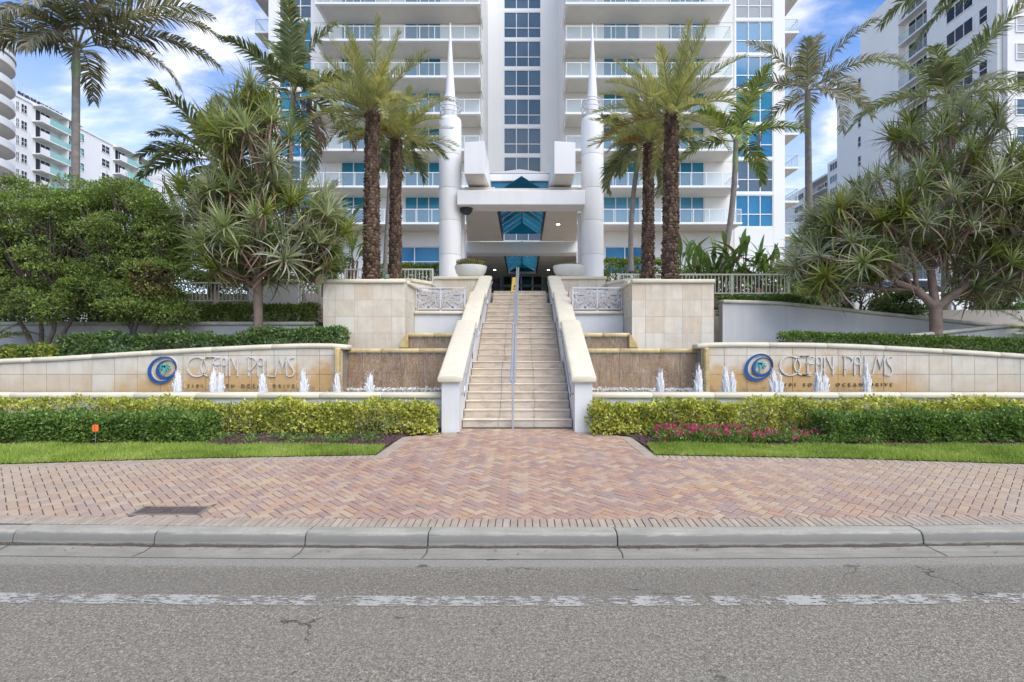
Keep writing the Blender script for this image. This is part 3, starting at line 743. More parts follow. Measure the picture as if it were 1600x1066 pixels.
# cheek walls with sloping cream copings
secs = [(11.03, 1.53, 14.25, 2.86), (14.75, 2.80, 17.7, 4.02), (18.25, 4.02, 21.6, 5.10)]
for s in (-1, 1):
    side = 'left' if s < 0 else 'right'
    t = thing('stair_wall', f'white stepped wall with sloping cream coping along the {side} side of the stairs', 'wall', (AX+s*1.36, 11.03, .5), 'stair side walls')
    xi, xo = AX+s*1.175, AX+s*1.53
    for i, (ya, za, yb, zb) in enumerate(secs):
        zlow = .3 if i == 0 else (1.0 if i == 1 else 2.2)
        yend = secs[i+1][0] if i < 2 else 22.3
        zend = zb-.02
        MB().prism([(ya+.02, zlow), (yend-.001, zlow), (yend-.001, zend-.0), (yb, zend), (ya+.02, za)], xi, xo, 'x').build('wall_panel', WHITE2, t)
        # coping: rounded cap following the slope
        k = 10; m = MB()
        path = [(AX+s*1.352, ya-.05, za-.02), (AX+s*1.352, ya-.035, za+.03)]
        pr = [(-.235, 0), (-.255, .03), (-.255, .085), (-.225, .125), (-.12, .138), (.12, .138), (.225, .125), (.255, .085), (.255, .03), (.235, 0)]
        L = math.hypot(yb-ya, zb-za); pts = [(AX+s*1.352, ya-.06, za-.008), (AX+s*1.352, yb-.10, zb), (AX+s*1.352, yb+.12, zb-.01)]
        m.sweep(pts, pr); m.build('coping', CREAM, t, bevel=.02, smooth=50, seg=2)
    # step lights in the inner face
    for yv, zv in ((12.0, 1.28), (13.9, 2.1), (16.6, 3.2)):
        m = MB(); m.lathe([(.0, -.006), (.075, -.006), (.085, .006), (.0, .006)], n=14)
        me = MB(); me.v = [(AX+s*(1.168)+c*.9*(-s), yv+a*.7, zv+b*1.5) for a, b, c in m.v]; me.f = m.f
        me.build('step_light', DARK, t)
    # side handrails on brackets, their ends turned back into the wall
    hr = thing('side_handrail', f'grey metal handrail bracketed along the {side} stair wall', 'handrail', (AX+s*1.1, 11.2, 1.3), 'side handrails')
    for ya, za, yb, zb in ((11.35, 1.42, 14.1, 2.72), (15.0, 2.74, 17.6, 3.92), (18.5, 3.97, 21.5, 5.02)):
        xr = AX+s*1.095
        MB().tube([(xi, ya-.02, za-.16), (xr, ya-.03, za-.13), (xr, ya, za-.02), (xr, ya+.12, za+.04), (xr, yb-.1, zb-.04), (xr, yb, zb), (xr, yb+.06, zb-.05), (xi, yb+.06, zb-.1)], .021, 8).build('rail', METAL, hr, smooth=60)
        for q in (.25, .75):
            yq, zq = ya+(yb-ya)*q, za+(zb-za)*q
            MB().tube([(xi, yq, zq-.09), (xr, yq, zq-.07), (xr, yq, zq-.015)], .010, 6).build('bracket', METAL, hr)
# centre handrail
hc = thing('centre_handrail', 'long grey metal handrail running up the middle of the stairs', 'handrail', (AX-.03, 11.3, .55))
xr = AX-.09
hz_ = [(11.36, ZB0+.98), (11.6, ZB0+1.08), (13.85, tops[0][1]+.95), (15.25, tops[0][1]+1.05), (17.3, tops[1][1]+.95), (18.6, tops[1][1]+1.03), (19.8, tops[2][1]+.95), (21, tops[2][1]+1.0), (21.9, tops[3][1]+.95), (22.6, tops[3][1]+.95)]
for off in (-.035, .035):
    MB().tube([(xr+off, y, zv) for y, zv in hz_], .024, 8).build('top_rail', METAL, hc, smooth=60)
for (y, zt, zb) in ((11.38, ZB0+.99, ZB0-.01), (13.0, 2.14, 1.4), (14.6, tops[0][1]+1.0, tops[0][1]-.01), (16.3, tops[0][1]+1.5, 2.6), (18.0, tops[1][1]+.99, tops[1][1]-.01), (20.4, tops[2][1]+.97, tops[2][1]-.01), (22.55, tops[3][1]+.95, tops[3][1]-.01)):
    MB().tube([(xr, y, zb), (xr, y, zt)], .024, 8).build('post', METAL, hc, smooth=60)
    MB().box(xr-.05, xr+.05, y-.02, y+.02, zt-.015, zt+.02).build('saddle', METAL, hc)
# ------------------------------------------------------------------ fountain basins, waterfalls and sign walls
YW = 13.5
def curve_pts(tab, d): return [(X(px, d), Z(py, d)) for px, py in tab]
def interp(tab, x):
    xs = [a for a, b in tab]; zs = [b for a, b in tab]
    return float(np.interp(x, xs, zs))
COP = [(-.16, 0), (-.19, .03), (-.19, .09), (-.16, .125), (.16, .125), (.19, .09), (.19, .03), (.16, 0)]
TABS = {-1: [(-300, 592), (-150, 577), (0, 561), (100, 556.5), (200, 550), (300, 544), (400, 539), (480, 536.5), (535, 537)],
        1: [(1096, 535.5), (1150, 534.8), (1260, 535.5), (1330, 537.5), (1400, 541), (1500, 546.5), (1600, 553), (1750, 566), (1900, 582)]}
for s in (-1, 1):
    side = 'left' if s < 0 else 'right'
    # front basin wall
    xa, xb = AX+s*1.54, AX+s*13.2
    t = thing('fountain_basin', f'long white low basin wall with cream coping {"left" if s<0 else "right"} of the stairs', 'fountain', (AX+s*4, 11.5, .5), 'fountain basins')
    MB().box(xa, xb, 11.42, 11.66, .3, 1.162).build('basin_wall', WHITE2, t)
    n = 9; xs = np.linspace(xa, xb, n+1)
    for a, b in zip(xs[:-1], xs[1:]):
        q = (b-a)
        MB().sweep([(a+s*.003, 11.54, 1.163), (b-s*.003, 11.54, 1.163)], COP).build('coping', CREAM, t, bevel=.012, smooth=50)
    MB().box(xa, xb, 11.66, 14.6, .6, .75).build('basin_floor', DARK, t)
    w = gridsheet('pool_water', min(xa, xb), max(xa, xb), (11.66, 12.4, 13.0, 13.46), WATER, lambda x, y, v: 1.19, n=10)
    # sign wall of coral stone tiles with a curved coping
    tab = curve_pts(TABS[s], YW)
    tab = [(x, zv-.13) for x, zv in tab]
    x_in = max(p[0] for p in tab) if s < 0 else min(p[0] for p in tab); x_out = min(p[0] for p in tab) if s < 0 else max(p[0] for p in tab)
    t = thing('sign_wall', f'curved-top coral stone wall {side} of the stairs bearing raised letters and a blue emblem', 'wall', (X(300 if s < 0 else 1300, YW), YW, 1), 'stone sign walls')
    core = [(x, zv) for x, zv in tab]; core = sorted(core)
    MB().prism([(core[0][0], .8)]+core+[(core[-1][0], .8)], YW+.022, YW+.36, 'y').build('wall_core', MORTAR, t)
    rows = [.85, 1.605, 2.075, 3]
    for ri, (z0, z1) in enumerate(zip(rows[:-1], rows[1:])):
        xx_ = x_in+ (0.0 if ri % 1 == 0 else .3); step = .565
        k = 0
        while (xx_-x_out)*s < -.05:
            xn = xx_+s*step
            if (xn-x_out)*s > 0: xn = x_out
            lo, hi = min(xx_, xn)+.005, max(xx_, xn)-.005
            pts = [(lo, z0+.004), (hi, z0+.004)]
            topz = [(x, min(z1-.004, interp(core, x))) for x in np.linspace(hi, lo, 5)]
            if max(q[1] for q in topz) > z0+.03:
                topz = [(x, max(zv, z0+.004)) for x, zv in topz]
                MB().prism(pts+topz, YW-.002*((k*7+ri*3) % 3)*.6, YW+.02, 'y').build('stone_tile', SIGNST, t)
            xx_ = xn; k += 1
    L = core if s > 0 else core[::-1]
    fine = [(x, interp(core, x)) for x in np.linspace(x_in-s*.12, x_out, 37)]
    fine[0] = (fine[0][0], fine[0][1]-.03)
    cut = [0, 5, 9, 13, 17, 21, 25, 29, 33, 36]
    for a, b in zip(cut[:-1], cut[1:]):
        MB().sweep([(x, YW+.17, zv) for x, zv in fine[a:b+1]], [(u*1.2, v*1.05) for u, v in COP]).build('coping', CREAM, t, bevel=.02, smooth=50)
    # waterfall tiers between the sign wall and the stairs
    xs_ = AX+s*1.55
    xe = x_in
    t = thing('waterfall', f'two stepped brown waterfall walls with wet mossy ledges {side} of the stairs', 'waterfall', ((xs_+xe)/2, 13.9, 1.0), 'waterfalls')
    MB().box(xs_, xe+s*.35, 13.92, 14.05, .7, 2.13).build('lower_wall', MORTAR, t)
    ex = np.linspace(xs_+s*.01, xe+s*.1, 7)
    for a, b in zip(ex[:-1], ex[1:]):
        for z0, z1 in ((.9, 1.62), (1.62, 2.12)): MB().box(a+s*.003, b-s*.003, 13.895, 13.918, z0+.003, z1-.003).build('stone_tile', FALLW, t)
    n = 3; xs2 = np.linspace(xs_, xe+s*.1, n+1)
    for a, b in zip(xs2[:-1], xs2[1:]):
        MB().sweep([(a+s*.004, 14.0, 2.13), (b-s*.004, 14.0, 2.13)], [(u*.95, v) for u, v in COP]).build('ledge', WETCOP, t, bevel=.015, smooth=50)
    x2 = AX+s*2.98
    MB().box(xs_, x2, 14.72, 14.9, 2.0, 2.565).build('upper_wall', FALLW, t)
    for a, b in zip(np.linspace(xs_, x2+s*.02, 3)[:-1], np.linspace(xs_, x2+s*.02, 3)[1:]):
        MB().sweep([(a+s*.004, 14.8, 2.565), (b-s*.004, 14.8, 2.565)], [(u*.95, v*.95) for u, v in COP]).build('ledge', WETCOP, t, bevel=.015, smooth=50)
    # curved end piece under the ledge ends
    MB().prism([(x2-s*.02, 2.27), (x2+s*.24, 2.27), (x2+s*.19, 2.42), (x2+s*.05, 2.62), (x2-s*.02, 2.66)], 14.56, 14.95, 'y').build('end_block', WETCOP, t, bevel=.02)
    MB().prism([(xe+s*.02, 1.0), (xe+s*.14, 1.0), (xe+s*.14, 2.26), (xe+s*.02, 2.26)], 13.3, 13.92, 'y').build('end_block', WETCOP, t, bevel=.03)
    # thin sheets of falling water
    MB().box(xs_+s*.02, xe+s*.0, 13.80, 13.812, 1.19, 2.19).build('falling_water', SHEET, t)
    MB().box(xs_+s*.02, x2-s*.05, 14.60, 14.612, 2.2, 2.63).build('falling_water', SHEET, t)
    MB().box(xs_, xe+s*.3, 14.05, 14.72, 2.0, 2.2).build('upper_pool', WATER, t)
    # froth where the water lands
    rng = np.random.default_rng(20+s)
    n = 900; P = np.stack([rng.uniform(min(xs_, xe)+.03, max(xs_, xe)-.03, n), 13.72+rng.normal(0, .09, n), 1.19+np.abs(rng.normal(0, .022, n))], 1)
    V, F = leaf_arrays(P, .05, .05, rng, None, 0, .5)
    np_mesh('froth', V, F, FOAM, t, kind='stuff')
# ------------------------------------------------------------------ lettering, address and emblems
def stroke(m, pts, w, y0, y1):
    """flat-faced letter stroke of width w in the xz plane"""
    P = [Vector((p[0], p[1])) for p in pts]; n = len(P); V = []
    for i, p in enumerate(P):
        d = (P[min(i+1, n-1)]-P[max(i-1, 0)]); d.normalize(); nr = Vector((-d.y, d.x))*w/2
        a, b = p-nr, p+nr
        V += [(a.x, y0, a.y), (b.x, y0, b.y), (b.x, y1, b.y), (a.x, y1, a.y)]
    F = [(4*i+k, 4*i+(k+1) % 4, 4*i+4+(k+1) % 4, 4*i+4+k) for i in range(n-1) for k in range(4)]+[(0, 1, 2, 3), (4*n-1, 4*n-2, 4*n-3, 4*n-4)]
    m.add(V, F)
def arc(cx, cy, rx, ry, a0, a1, n=28): return [(cx+rx*math.cos(math.radians(a0+(a1-a0)*i/n)), cy+ry*math.sin(math.radians(a0+(a1-a0)*i/n))) for i in range(n+1)]
# letter outlines in units where v runs down, as read off the wall
GLY = [('O', [arc(545, 205, 93, 93, 0, 360, 40)]), ('C', [arc(672, 205, 88, 92, -50, -315, 34), [(625, 120), (650, 118), (700, 118)]]),
       ('E', [[(700, 118), (765, 118)], [(705, 118), (705, 296)], [(690, 185), (765, 185)], [(650, 296), (740, 296)]]),
       ('A', [[(784, 296), (784, 175)]+arc(806, 152, 22, 32, 180, 360, 12)+[(828, 296)], [(784, 190), (828, 190)]]),
       ('N', [[(858, 296), (858, 130), (876, 118), (930, 240)], [(936, 296), (936, 118)]]),
       ('P', [[(1042, 296), (1042, 115)], [(1025, 115), (1060, 115)]+arc(1062, 160, 52, 45, -90, 10, 10)+[(1095, 195), (1042, 250)]]),
       ('A', [[(1132, 296), (1132, 175)]+arc(1158, 152, 26, 32, 180, 360, 12)+[(1184, 296)], [(1132, 190), (1184, 190)]]),
       ('L', [[(1226, 115), (1226, 296), (1300, 296)]]),
       ('M', [[(1296, 296), (1332, 118), (1368, 240), (1400, 118), (1408, 296)]]),
       ('S', [arc(1462, 152, 34, 34, -60, -200, 14)+[(1440, 190), (1468, 225)]+arc(1440, 258, 36, 38, -30, 100, 14)+[(1420, 296)]])]
for s in (-1, 1):
    if s < 0: ox, oy, k0, sc = 220.0, 540.0, 1/6.154, 1.0
    else: ox, oy, k0, sc = 1150.0-7.0, 540.0-3.2, 1/6.154, 1.045
    def mp_(u, v):
        px = ox+u*k0*sc if s < 0 else 1218.0+(u-452)*k0*1.055
        py = oy+v*k0 if s < 0 else 540+(v-12)*k0
        return (X(px, YW), Z(py, YW))
    side = 'left' if s < 0 else 'right'
    t = thing('sign_lettering', f'thin raised grey Art Deco letters with a small address line on the {side} stone wall', 'sign', (mp_(900, 200)[0], YW-.05, mp_(900, 200)[1]), 'raised wall letterings')
    for ch, sts in GLY:
        m = MB()
        for q in sts: stroke(m, [mp_(*p) for p in q], .030, YW-.032, YW-.004)
        m.build('letter', LETTER, t)
    cu = bpy.data.curves.new('address', 'FONT'); cu.body = '3101 SOUTH OCEAN DRIVE'; cu.size = .115; cu.space_character = 1.9; cu.space_word = 1.5; cu.extrude = .012
    to = bpy.data.objects.new('address_tmp', cu); COL.objects.link(to); bpy.context.view_layer.update()
    me = bpy.data.meshes.new_from_object(to.evaluated_get(bpy.context.evaluated_depsgraph_get()))
    xs = [v.co.x for v in me.vertices]; wd = max(xs)-min(xs); x0, zq = mp_(452, 402); x1, _ = mp_(1478, 402)
    for v in me.vertices: v.co = Vector((x0+(v.co.x-min(xs))*(x1-x0)/wd, YW-.016-v.co.z, zq+v.co.y))-OFF[t.name]
    bpy.data.objects.remove(to); me.materials.clear(); me.materials.append(ADDR); put('address_line', me, t)
    # the emblem: two tilted crescents round a palm
    if s < 0: ec = lambda u, v: (X(220+u*k0, YW), Z(540+v*k0, YW))
    else: ec = lambda u, v: (X(1150+(u-5)*k0, YW), Z(540+(v-26)*k0, YW))
    t = thing('emblem', f'round blue swirl emblem with a teal palm at the start of the {side} wall letters', 'emblem', (*[ec(217, 235)[0], YW-.05], ec(217, 235)[1]), 'wall emblems')
    def crescent(co, ro, ci, ri, rot, name, mat, y0, y1):
        m = MB(); n = 56; V = []; cr_, sr_ = math.cos(rot), math.sin(rot)
        for i in range(n):
            a = 2*math.pi*i/n
            for (c, r) in ((co, ro), (ci, ri)):
                u, v = r[0]*math.cos(a), r[1]*math.sin(a)
                x, zq = ec(c[0]+u*cr_-v*sr_, c[1]+u*sr_+v*cr_)
                V += [(x, y0, zq), (x, y1, zq)]
        F = []
        for i in range(n):
            j = (i+1) % n; a, b = 4*i, 4*j
            F += [(a, b, b+2, a+2), (a+1, a+3, b+3, b+1), (a, a+1, b+1, b), (a+2, b+2, b+3, a+3)]
        m.add(V, F).build(name, mat, t)
    rot = -.62
    pale = plain('emblem_backing', (.62, .60, .55), .5, .03)
    crescent((217, 235), (150, 127), (232, 228), (122, 101), rot, 'backing_ring', pale, YW-.03, YW-.004)
    crescent((217, 235), (146, 123), (230, 228), (126, 104), rot, 'outer_crescent', BLUE, YW-.055, YW-.031)
    crescent((250, 232), (100, 86), (261, 221), (86, 73), rot, 'inner_crescent', BLUE, YW-.05, YW-.006)
    m = MB()
    for a, ln in ((-175, 62), (-140, 60), (-105, 56), (-70, 60), (-40, 62), (-10, 66), (20, 60), (155, 56), (48, 46)):
        pts = []
        for i in range(7):
            q = i/6; aa = math.radians(a+(22 if abs(a) < 90 else -22)*q)
            pts.append((228+ln*q*math.cos(aa), 205+ln*q*math.sin(aa)*.85+10*q*q))
        stroke(m, [ec(*p) for p in pts[:4]], .036, YW-.04, YW-.004); stroke(m, [ec(*p) for p in pts[3:]], .02, YW-.0395, YW-.004)
    stroke(m, [ec(228, 205), ec(232, 240), ec(230, 282)], .03, YW-.0405, YW-.004)
    m.build('palm_figure', TEALP, t)
# ------------------------------------------------------------------ water jets
jets = [(278, 577, 1, 'in front of the right edge of the left blue emblem'), (338, 575, 2, 'forked, before the second letter of the left sign'), (411, 579, 1, 'before the middle of the second word of the left sign'),
        (474, 576, 1, 'beside the last letter of the left sign'), (527, 581, 1, 'at the left end of the left waterfall'), (578, 582, 1, 'before the middle of the left waterfall'),
        (1032, 578, 1, 'before the middle of the right waterfall'), (1091, 569, 1, 'at the right end of the right waterfall'), (1138, 571, 2, 'leaning, between the right waterfall and right emblem'),
        (1213, 577, 2, 'forked, between the right emblem and first right letter'), (1282, 576, 2, 'forked, before the fourth letter of the right sign'), (1354, 567, 1, 'before the second word of the right sign, tallest')]
for q, (px, py, nf, where) in enumerate(jets):
    rng = np.random.default_rng(100+q); y = 12.35; x = X(px, y); zt = Z(py, y)
    t = thing('water_jet', 'white frothy fountain jet '+where, 'water jet', (x, y, 1.19), 'fountain jets')
    m = MB(); H = zt-1.19
    for f in range(nf):
        x0 = x+(0 if nf == 1 else (-.05 if f == 0 else .075)); h0 = H*(1 if f == 0 else rng.uniform(.72, .9)); ln = (0 if nf == 1 else (.03 if f else -.02))
        for k in range(20):          # rising strands of foam, thinner and ragged toward the top
            a = rng.uniform(0, 6.28); q = rng.uniform(0, 1)**.7; h = h0*(1-.62*q*q)*rng.uniform(.88, 1.02)
            bx, by = .055*q*math.cos(a), .055*q*math.sin(a); sx, sy = .05*q*math.cos(a)+ln+rng.normal(0, .012), .05*q*math.sin(a)
            pts = [(x0+bx+sx*u*u+rng.normal(0, .004), y+by+sy*u*u+rng.normal(0, .004), 1.185+h*u) for u in np.linspace(0, 1, 7)]
            m.tube(pts, [.040, .042, .039, .035, .029, .021, .008], 6)
        for k in range(12):          # water falling back
            a = rng.uniform(0, 6.28); h = h0*rng.uniform(.35, .8); r = rng.uniform(.05, .12)
            pts = [(x0+r*u*math.cos(a), y+r*u*math.sin(a), 1.19+h*(1-u**2.2)) for u in np.linspace(.25, 1, 6)]
            m.tube(pts, [.006, .011, .013, .012, .014, .01], 5)
    m.build('water_column', FOAM, t, smooth=75)
    n = 320; u_ = rng.uniform(0, 1, n); P = np.stack([x+rng.normal(0, 1, n)*(.05+.07*(1-u_)), y+rng.normal(0, 1, n)*(.05+.07*(1-u_)), 1.195+u_**1.4*H*1.05], 1)
    V, F = leaf_arrays(P, .022, .014, rng, None, 0, .2); np_mesh('spray', V, F, FOAM, t, kind='stuff')
# ------------------------------------------------------------------ planters, terraces, railings behind the fountains
TPAVE = bpy.data.materials['terrace_paving']
for s in (-1, 1):
    side = 'left' if s < 0 else 'right'
    # stone planter block
    xi, xo = AX+s*3.12, AX+s*5.37; yf, yb = 14.95, 17.3
    zb_, zt_ = 2.2, Z(443, yf)-.0
    t = thing('stone_planter', f'tall coral stone planter block {side} of the stairs, holding the nearer date palm', 'planter', ((xi+xo)/2, yf, zb_), 'stone planters')
    MB().box(xi+s*.024, xo-s*.024, yf+.024, yb, zb_-.6, zt_-.01).build('planter_core', MORTAR, t)
    nx = 4.4; wpx = (xo-xi)/nx; rowsz = [zt_-k*.455 for k in range(6)]
    for r in range(5):
        z1, z0 = rowsz[r], max(rowsz[r+1], zb_-.3)
        ed = [xi]+[xi+wpx*(k+.72) for k in range(4)]+[xo]
        for a, b in zip(ed[:-1], ed[1:]):
            MB().box(a+s*.002, b-s*.002, yf-.001*((r*3+int(abs(a)*7)) % 3), yf+.022, z0+.002, z1-.002).build('stone_tile', CORAL, t)
        for a, b in ((yf+.024, yf+.42), (yf+.42, yf+1.0), (yf+1.0, yf+1.6), (yf+1.6, yb)):
            MB().box(xi, xi+s*.022, a+.002, b-.002, z0+.002, z1-.002).build('stone_tile', CORAL, t)
    pr = [(-.05, 0), (-.07, .03), (-.07, .09), (-.04, .115), (.26, .115), (.28, .09), (.28, 0)]
    if s < 0:
        MB().sweep([(xo-.02, yf, zt_), (xi-.0, yf, zt_)], [(u, v) for u, v in pr]).build('coping', CREAM, t, bevel=.012, smooth=50)
        MB().sweep([(xi, yf+.285, zt_), (xi, yb, zt_)], [(u, v) for u, v in pr]).build('coping', CREAM, t, bevel=.012, smooth=50)
    else:
        MB().sweep([(xi, yf, zt_), (xo+.02, yf, zt_)], [(u, v) for u, v in pr]).build('coping', CREAM, t, bevel=.012, smooth=50)
        MB().sweep([(xi, yb, zt_), (xi, yf+.285, zt_)], [(u, v) for u, v in pr]).build('coping', CREAM, t, bevel=.012, smooth=50)
    MB().box(xi+s*.28, xo-s*.05, yf+.3, yb-.1, zt_-.1, zt_+.06).build('planter_soil', SOIL, t)
    # rear planter
    xi2, xo2, yf2 = AX+s*3.0, AX+s*4.8, 17.7
    z2 = Z(441, yf2)
    t = thing('rear_planter', f'lower cream-capped coral planter behind the {side} stone block, holding the farther date palm', 'planter', ((xi2+xo2)/2, yf2, 3.6), 'rear planters')
    MB().prism([(xi2+s*.45, yf2), (xo2, yf2), (xo2, yf2+1.7), (xi2, yf2+1.7), (xi2, yf2+.7)], 3.2, z2, 'z').build('planter_wall', CORAL, t)
    MB().prism([(xi2+s*.43, yf2-.06), (xo2+s*.05, yf2-.06), (xo2+s*.05, yf2+1.75), (xi2-s*.06, yf2+1.75), (xi2-s*.06, yf2+.68)], z2+.001, z2+.11, 'z').build('coping', CREAM, t, bevel=.02)
    # white wall under the leaf-pattern railing
    xr0, xr1 = AX+s*1.54, AX+s*3.13; yr = 16.2
    t = thing('railing_wall', f'low white wall with cream cap under the patterned railing {side} of the stairs', 'wall', ((xr0+xr1)/2, yr, 2.5), 'railing walls')
    zt = Z(492, yr)
    MB().box(xr0, xr1-s*.02, yr, yr+.25, 2.0, zt-.001).build('wall_panel', WHITE2, t)
    MB().sweep([(xr0, yr+.12, zt), (xr1-s*.02, yr+.12, zt)], [(u*1.0, v*.85) for u, v in COP]).build('coping', CREAM, t, bevel=.012, smooth=50)
    MB().box(xr0, xr1, 14.9, yr, 2.1, 2.45).build('upper_pool', WATER, t)
    # patterned railing: radiating fronds between frames
    t = thing('patterned_railing', f'grey metal railing filled with radiating palm-leaf bars {side} of the stairs', 'railing', ((xr0+xr1)/2, yr+.1, zt+.11), 'patterned railings')
    z0, z1 = zt+.13, Z(449, yr+.1); y0 = yr+.12
    xa, xb = AX+s*1.62, AX+s*3.08
    lo, hi = min(xa, xb), max(xa, xb)
    m = MB().box(lo-.02, hi+.02, y0-.03, y0+.03, z1-.04, z1).box(lo-.02, hi+.02, y0-.02, y0+.02, z0+.04, z0+.07)
    m.box(lo-.02, lo+.02, y0-.02, y0+.02, z0-.02, z1-.04).box(hi-.02, hi+.02, y0-.02, y0+.02, z0-.02, z1-.04).box((lo+hi)/2-.02, (lo+hi)/2+.02, y0-.02, y0+.02, z0-.02, z1-.04)
    m.build('frame', GREYMET, t)
    for h in range(2):
        a, b = (lo+.02, (lo+hi)/2-.02) if h == 0 else ((lo+hi)/2+.02, hi-.02)
        w = b-a; hh = z1-.04-(z0+.07)
        m = MB()
        for cxx, czz, rr in ((a if h == 0 else b, z0+.07+hh*.62, 1.6), ((a+b)/2, z0+.07-.0, 1.2), (b if h == 0 else a, z1-.04, 1.5)):
            for k in range(26):
                an = 2*math.pi*(k+.5)/26
                pts = []
                for q in range(7):
                    rad = .03+rr*.42*q/6; aa = an+.32*(q/6)**2*(1 if h else -1)
                    px_, pz_ = cxx+rad*math.cos(aa), czz+rad*math.sin(aa)
                    if a-.001 <= px_ <= b+.001 and z0+.07 <= pz_ <= z1-.04: pts.append((px_, pz_))
                    elif pts: break
                if len(pts) > 1: stroke(m, pts, .016, y0-.006, y0+.006)
        m.build('leaf_bars', GREYMET, t)
    # stone parapet at the top of the stairs
    yq = 21.2; zt = Z(437, yq)
    xa, xb = AX+s*1.55, AX+s*3.35
    t = thing('parapet', f'low tiled stone parapet with cream cap under the {side} bowl planter', 'wall', ((xa+xb)/2, yq, 4.4), 'stair parapets')
    n = 5; ed = np.linspace(xa, xb, n+1)
    MB().box(xa, xb, yq+.02, yq+2.2, 3.6, zt-.002).build('wall_core', MORTAR, t)
    for a, b in zip(ed[:-1], ed[1:]):
        for z0, z1 in ((3.9, 4.45), (4.45, zt)):
            MB().box(a+s*.003, b-s*.003, yq, yq+.018, z0+.003, z1-.003).build('stone_tile', CORAL, t)
    MB().box(xa, xb+s*.05, yq-.06, yq+2.2, zt, zt+.12).build('coping', CREAM, t, bevel=.03, seg=2)
    # bowl planter
    xb_ = AX+s*1.98; yb_ = 21.9; zt2 = zt+.12
    t = thing('bowl_planter', 'large white bowl planter '+('filled with small red flowers, left of the stair top' if s < 0 else 'with a little low greenery, right of the stair top'), 'planter', (xb_, yb_, zt2), 'bowl planters')
    R = .65
    MB().lathe([(.30, 0), (.36, .015), (.50, .12), (.60, .28), (R, .47), (R, .5), (R-.05, .505), (R-.07, .45), (.02, .44)], (xb_, yb_, zt2), 36).build('bowl', BOWL, t, smooth=40)
    rng = np.random.default_rng(50+s); n = 1500 if s < 0 else 500
    a = rng.uniform(0, 6.28, n); r = R*.92*np.sqrt(rng.uniform(0, 1, n))
    P = np.stack([xb_+r*np.cos(a), yb_+r*np.sin(a), zt2+.47+rng.uniform(0, .34 if s < 0 else .16, n)*(1.1-r/R*.55)], 1)
    V, F = leaf_arrays(P, .06, .03, rng, None, 0, .5); np_mesh('foliage', V, F, L_VARG, t, kind='stuff')
    if s < 0:
        P = P[rng.uniform(0, 1, n) < .75]+np.array([0, 0, .04]); V, F = leaf_arrays(P, .05, .04, rng, None, 0, .8); np_mesh('blossoms', V, F, L_RUST, t, kind='stuff')
    # short white picket rail running out from the parapet
    def picket(name, label, x0, x1, y, z0, z1, pitch, group, slope=0.):
        t = thing(name, label, 'railing', ((x0+x1)/2, y, z0), group)
        sl = lambda x: slope*(x-x0)
        a, b = min(x0, x1), max(x0, x1)
        def rail(zv, hgt, nm):
            MB().add([(a, y-.025, zv+sl(a)), (b, y-.025, zv+sl(b)), (b, y+.025, zv+sl(b)), (a, y+.025, zv+sl(a)), (a, y-.025, zv+hgt+sl(a)), (b, y-.025, zv+hgt+sl(b)), (b, y+.025, zv+hgt+sl(b)), (a, y+.025, zv+hgt+sl(a))],
                     [(3,2,1,0),(4,5,6,7),(0,1,5,4),(1,2,6,5),(2,3,7,6),(3,0,4,7)]).build(nm, RAILW, t)
        rail(z1-.05, .05, 'top_rail'); rail(z0+.06, .04, 'bottom_rail')
        me = MB().box(-.011, .011, -.011, .011, 0, z1-z0-.15).mesh('picket'); me.materials.append(RAILW)
        k = 0; x = a+pitch/2
        while x < b:
            o = put('picket', me, t); o.location = Vector((x, y, z0+.1+sl(x)))-OFF[t.name]; x += pitch
        mp2 = MB().box(-.03, .03, -.03, .03, 0, z1-z0+.005).mesh('post'); mp2.materials.append(RAILW)
        npst = max(2, int((b-a)/1.8)+1)
        for x in np.linspace(a, b, npst):
            o = put('post', mp2, t); o.location = Vector((x, y, z0+sl(x)))-OFF[t.name]
        return t
    if s > 0:
        picket('picket_railing', 'long white picket railing in front of the broad-leaved plants right of the date palms', X(966, 18.6), X(1232, 18.6), 18.6, Z(462, 18.6), Z(428, 18.6), .125, 'white picket railings')
    else:
        picket('picket_railing', 'short white picket railing behind the left date palm trunks', X(540, 18.9), X(676, 18.9), 18.9, Z(462, 18.9), Z(420, 18.9), .125, 'white picket railings')
        picket('picket_railing', 'white picket railing seen between the shrub tree and the white pillar', X(215, 17.3), X(388, 17.3), 17.3, Z(474, 17.3), Z(441, 17.3), .12, 'white picket railings')
        picket('picket_railing', 'small white picket railing between the white pillar and the left stone planter', X(466, 17.3), X(500, 17.3), 17.3, Z(476, 17.3), Z(446, 17.3), .12, 'white picket railings')
t = thing('pillar_wall', 'short plain white wall panel behind the left pandanus trunk', 'wall', (X(427, 17.2), 17.2, 3))
MB().box(X(389, 17.2), X(466, 17.2), 17.2, 17.5, 2.8, Z(442, 17.2)).build('wall_panel', WHITE2, t)
MB().box(X(386, 17.2), X(469, 17.2), 17.14, 17.56, Z(442, 17.2)+.001, Z(437, 17.2)).build('coping', CREAM, t, bevel=.02)
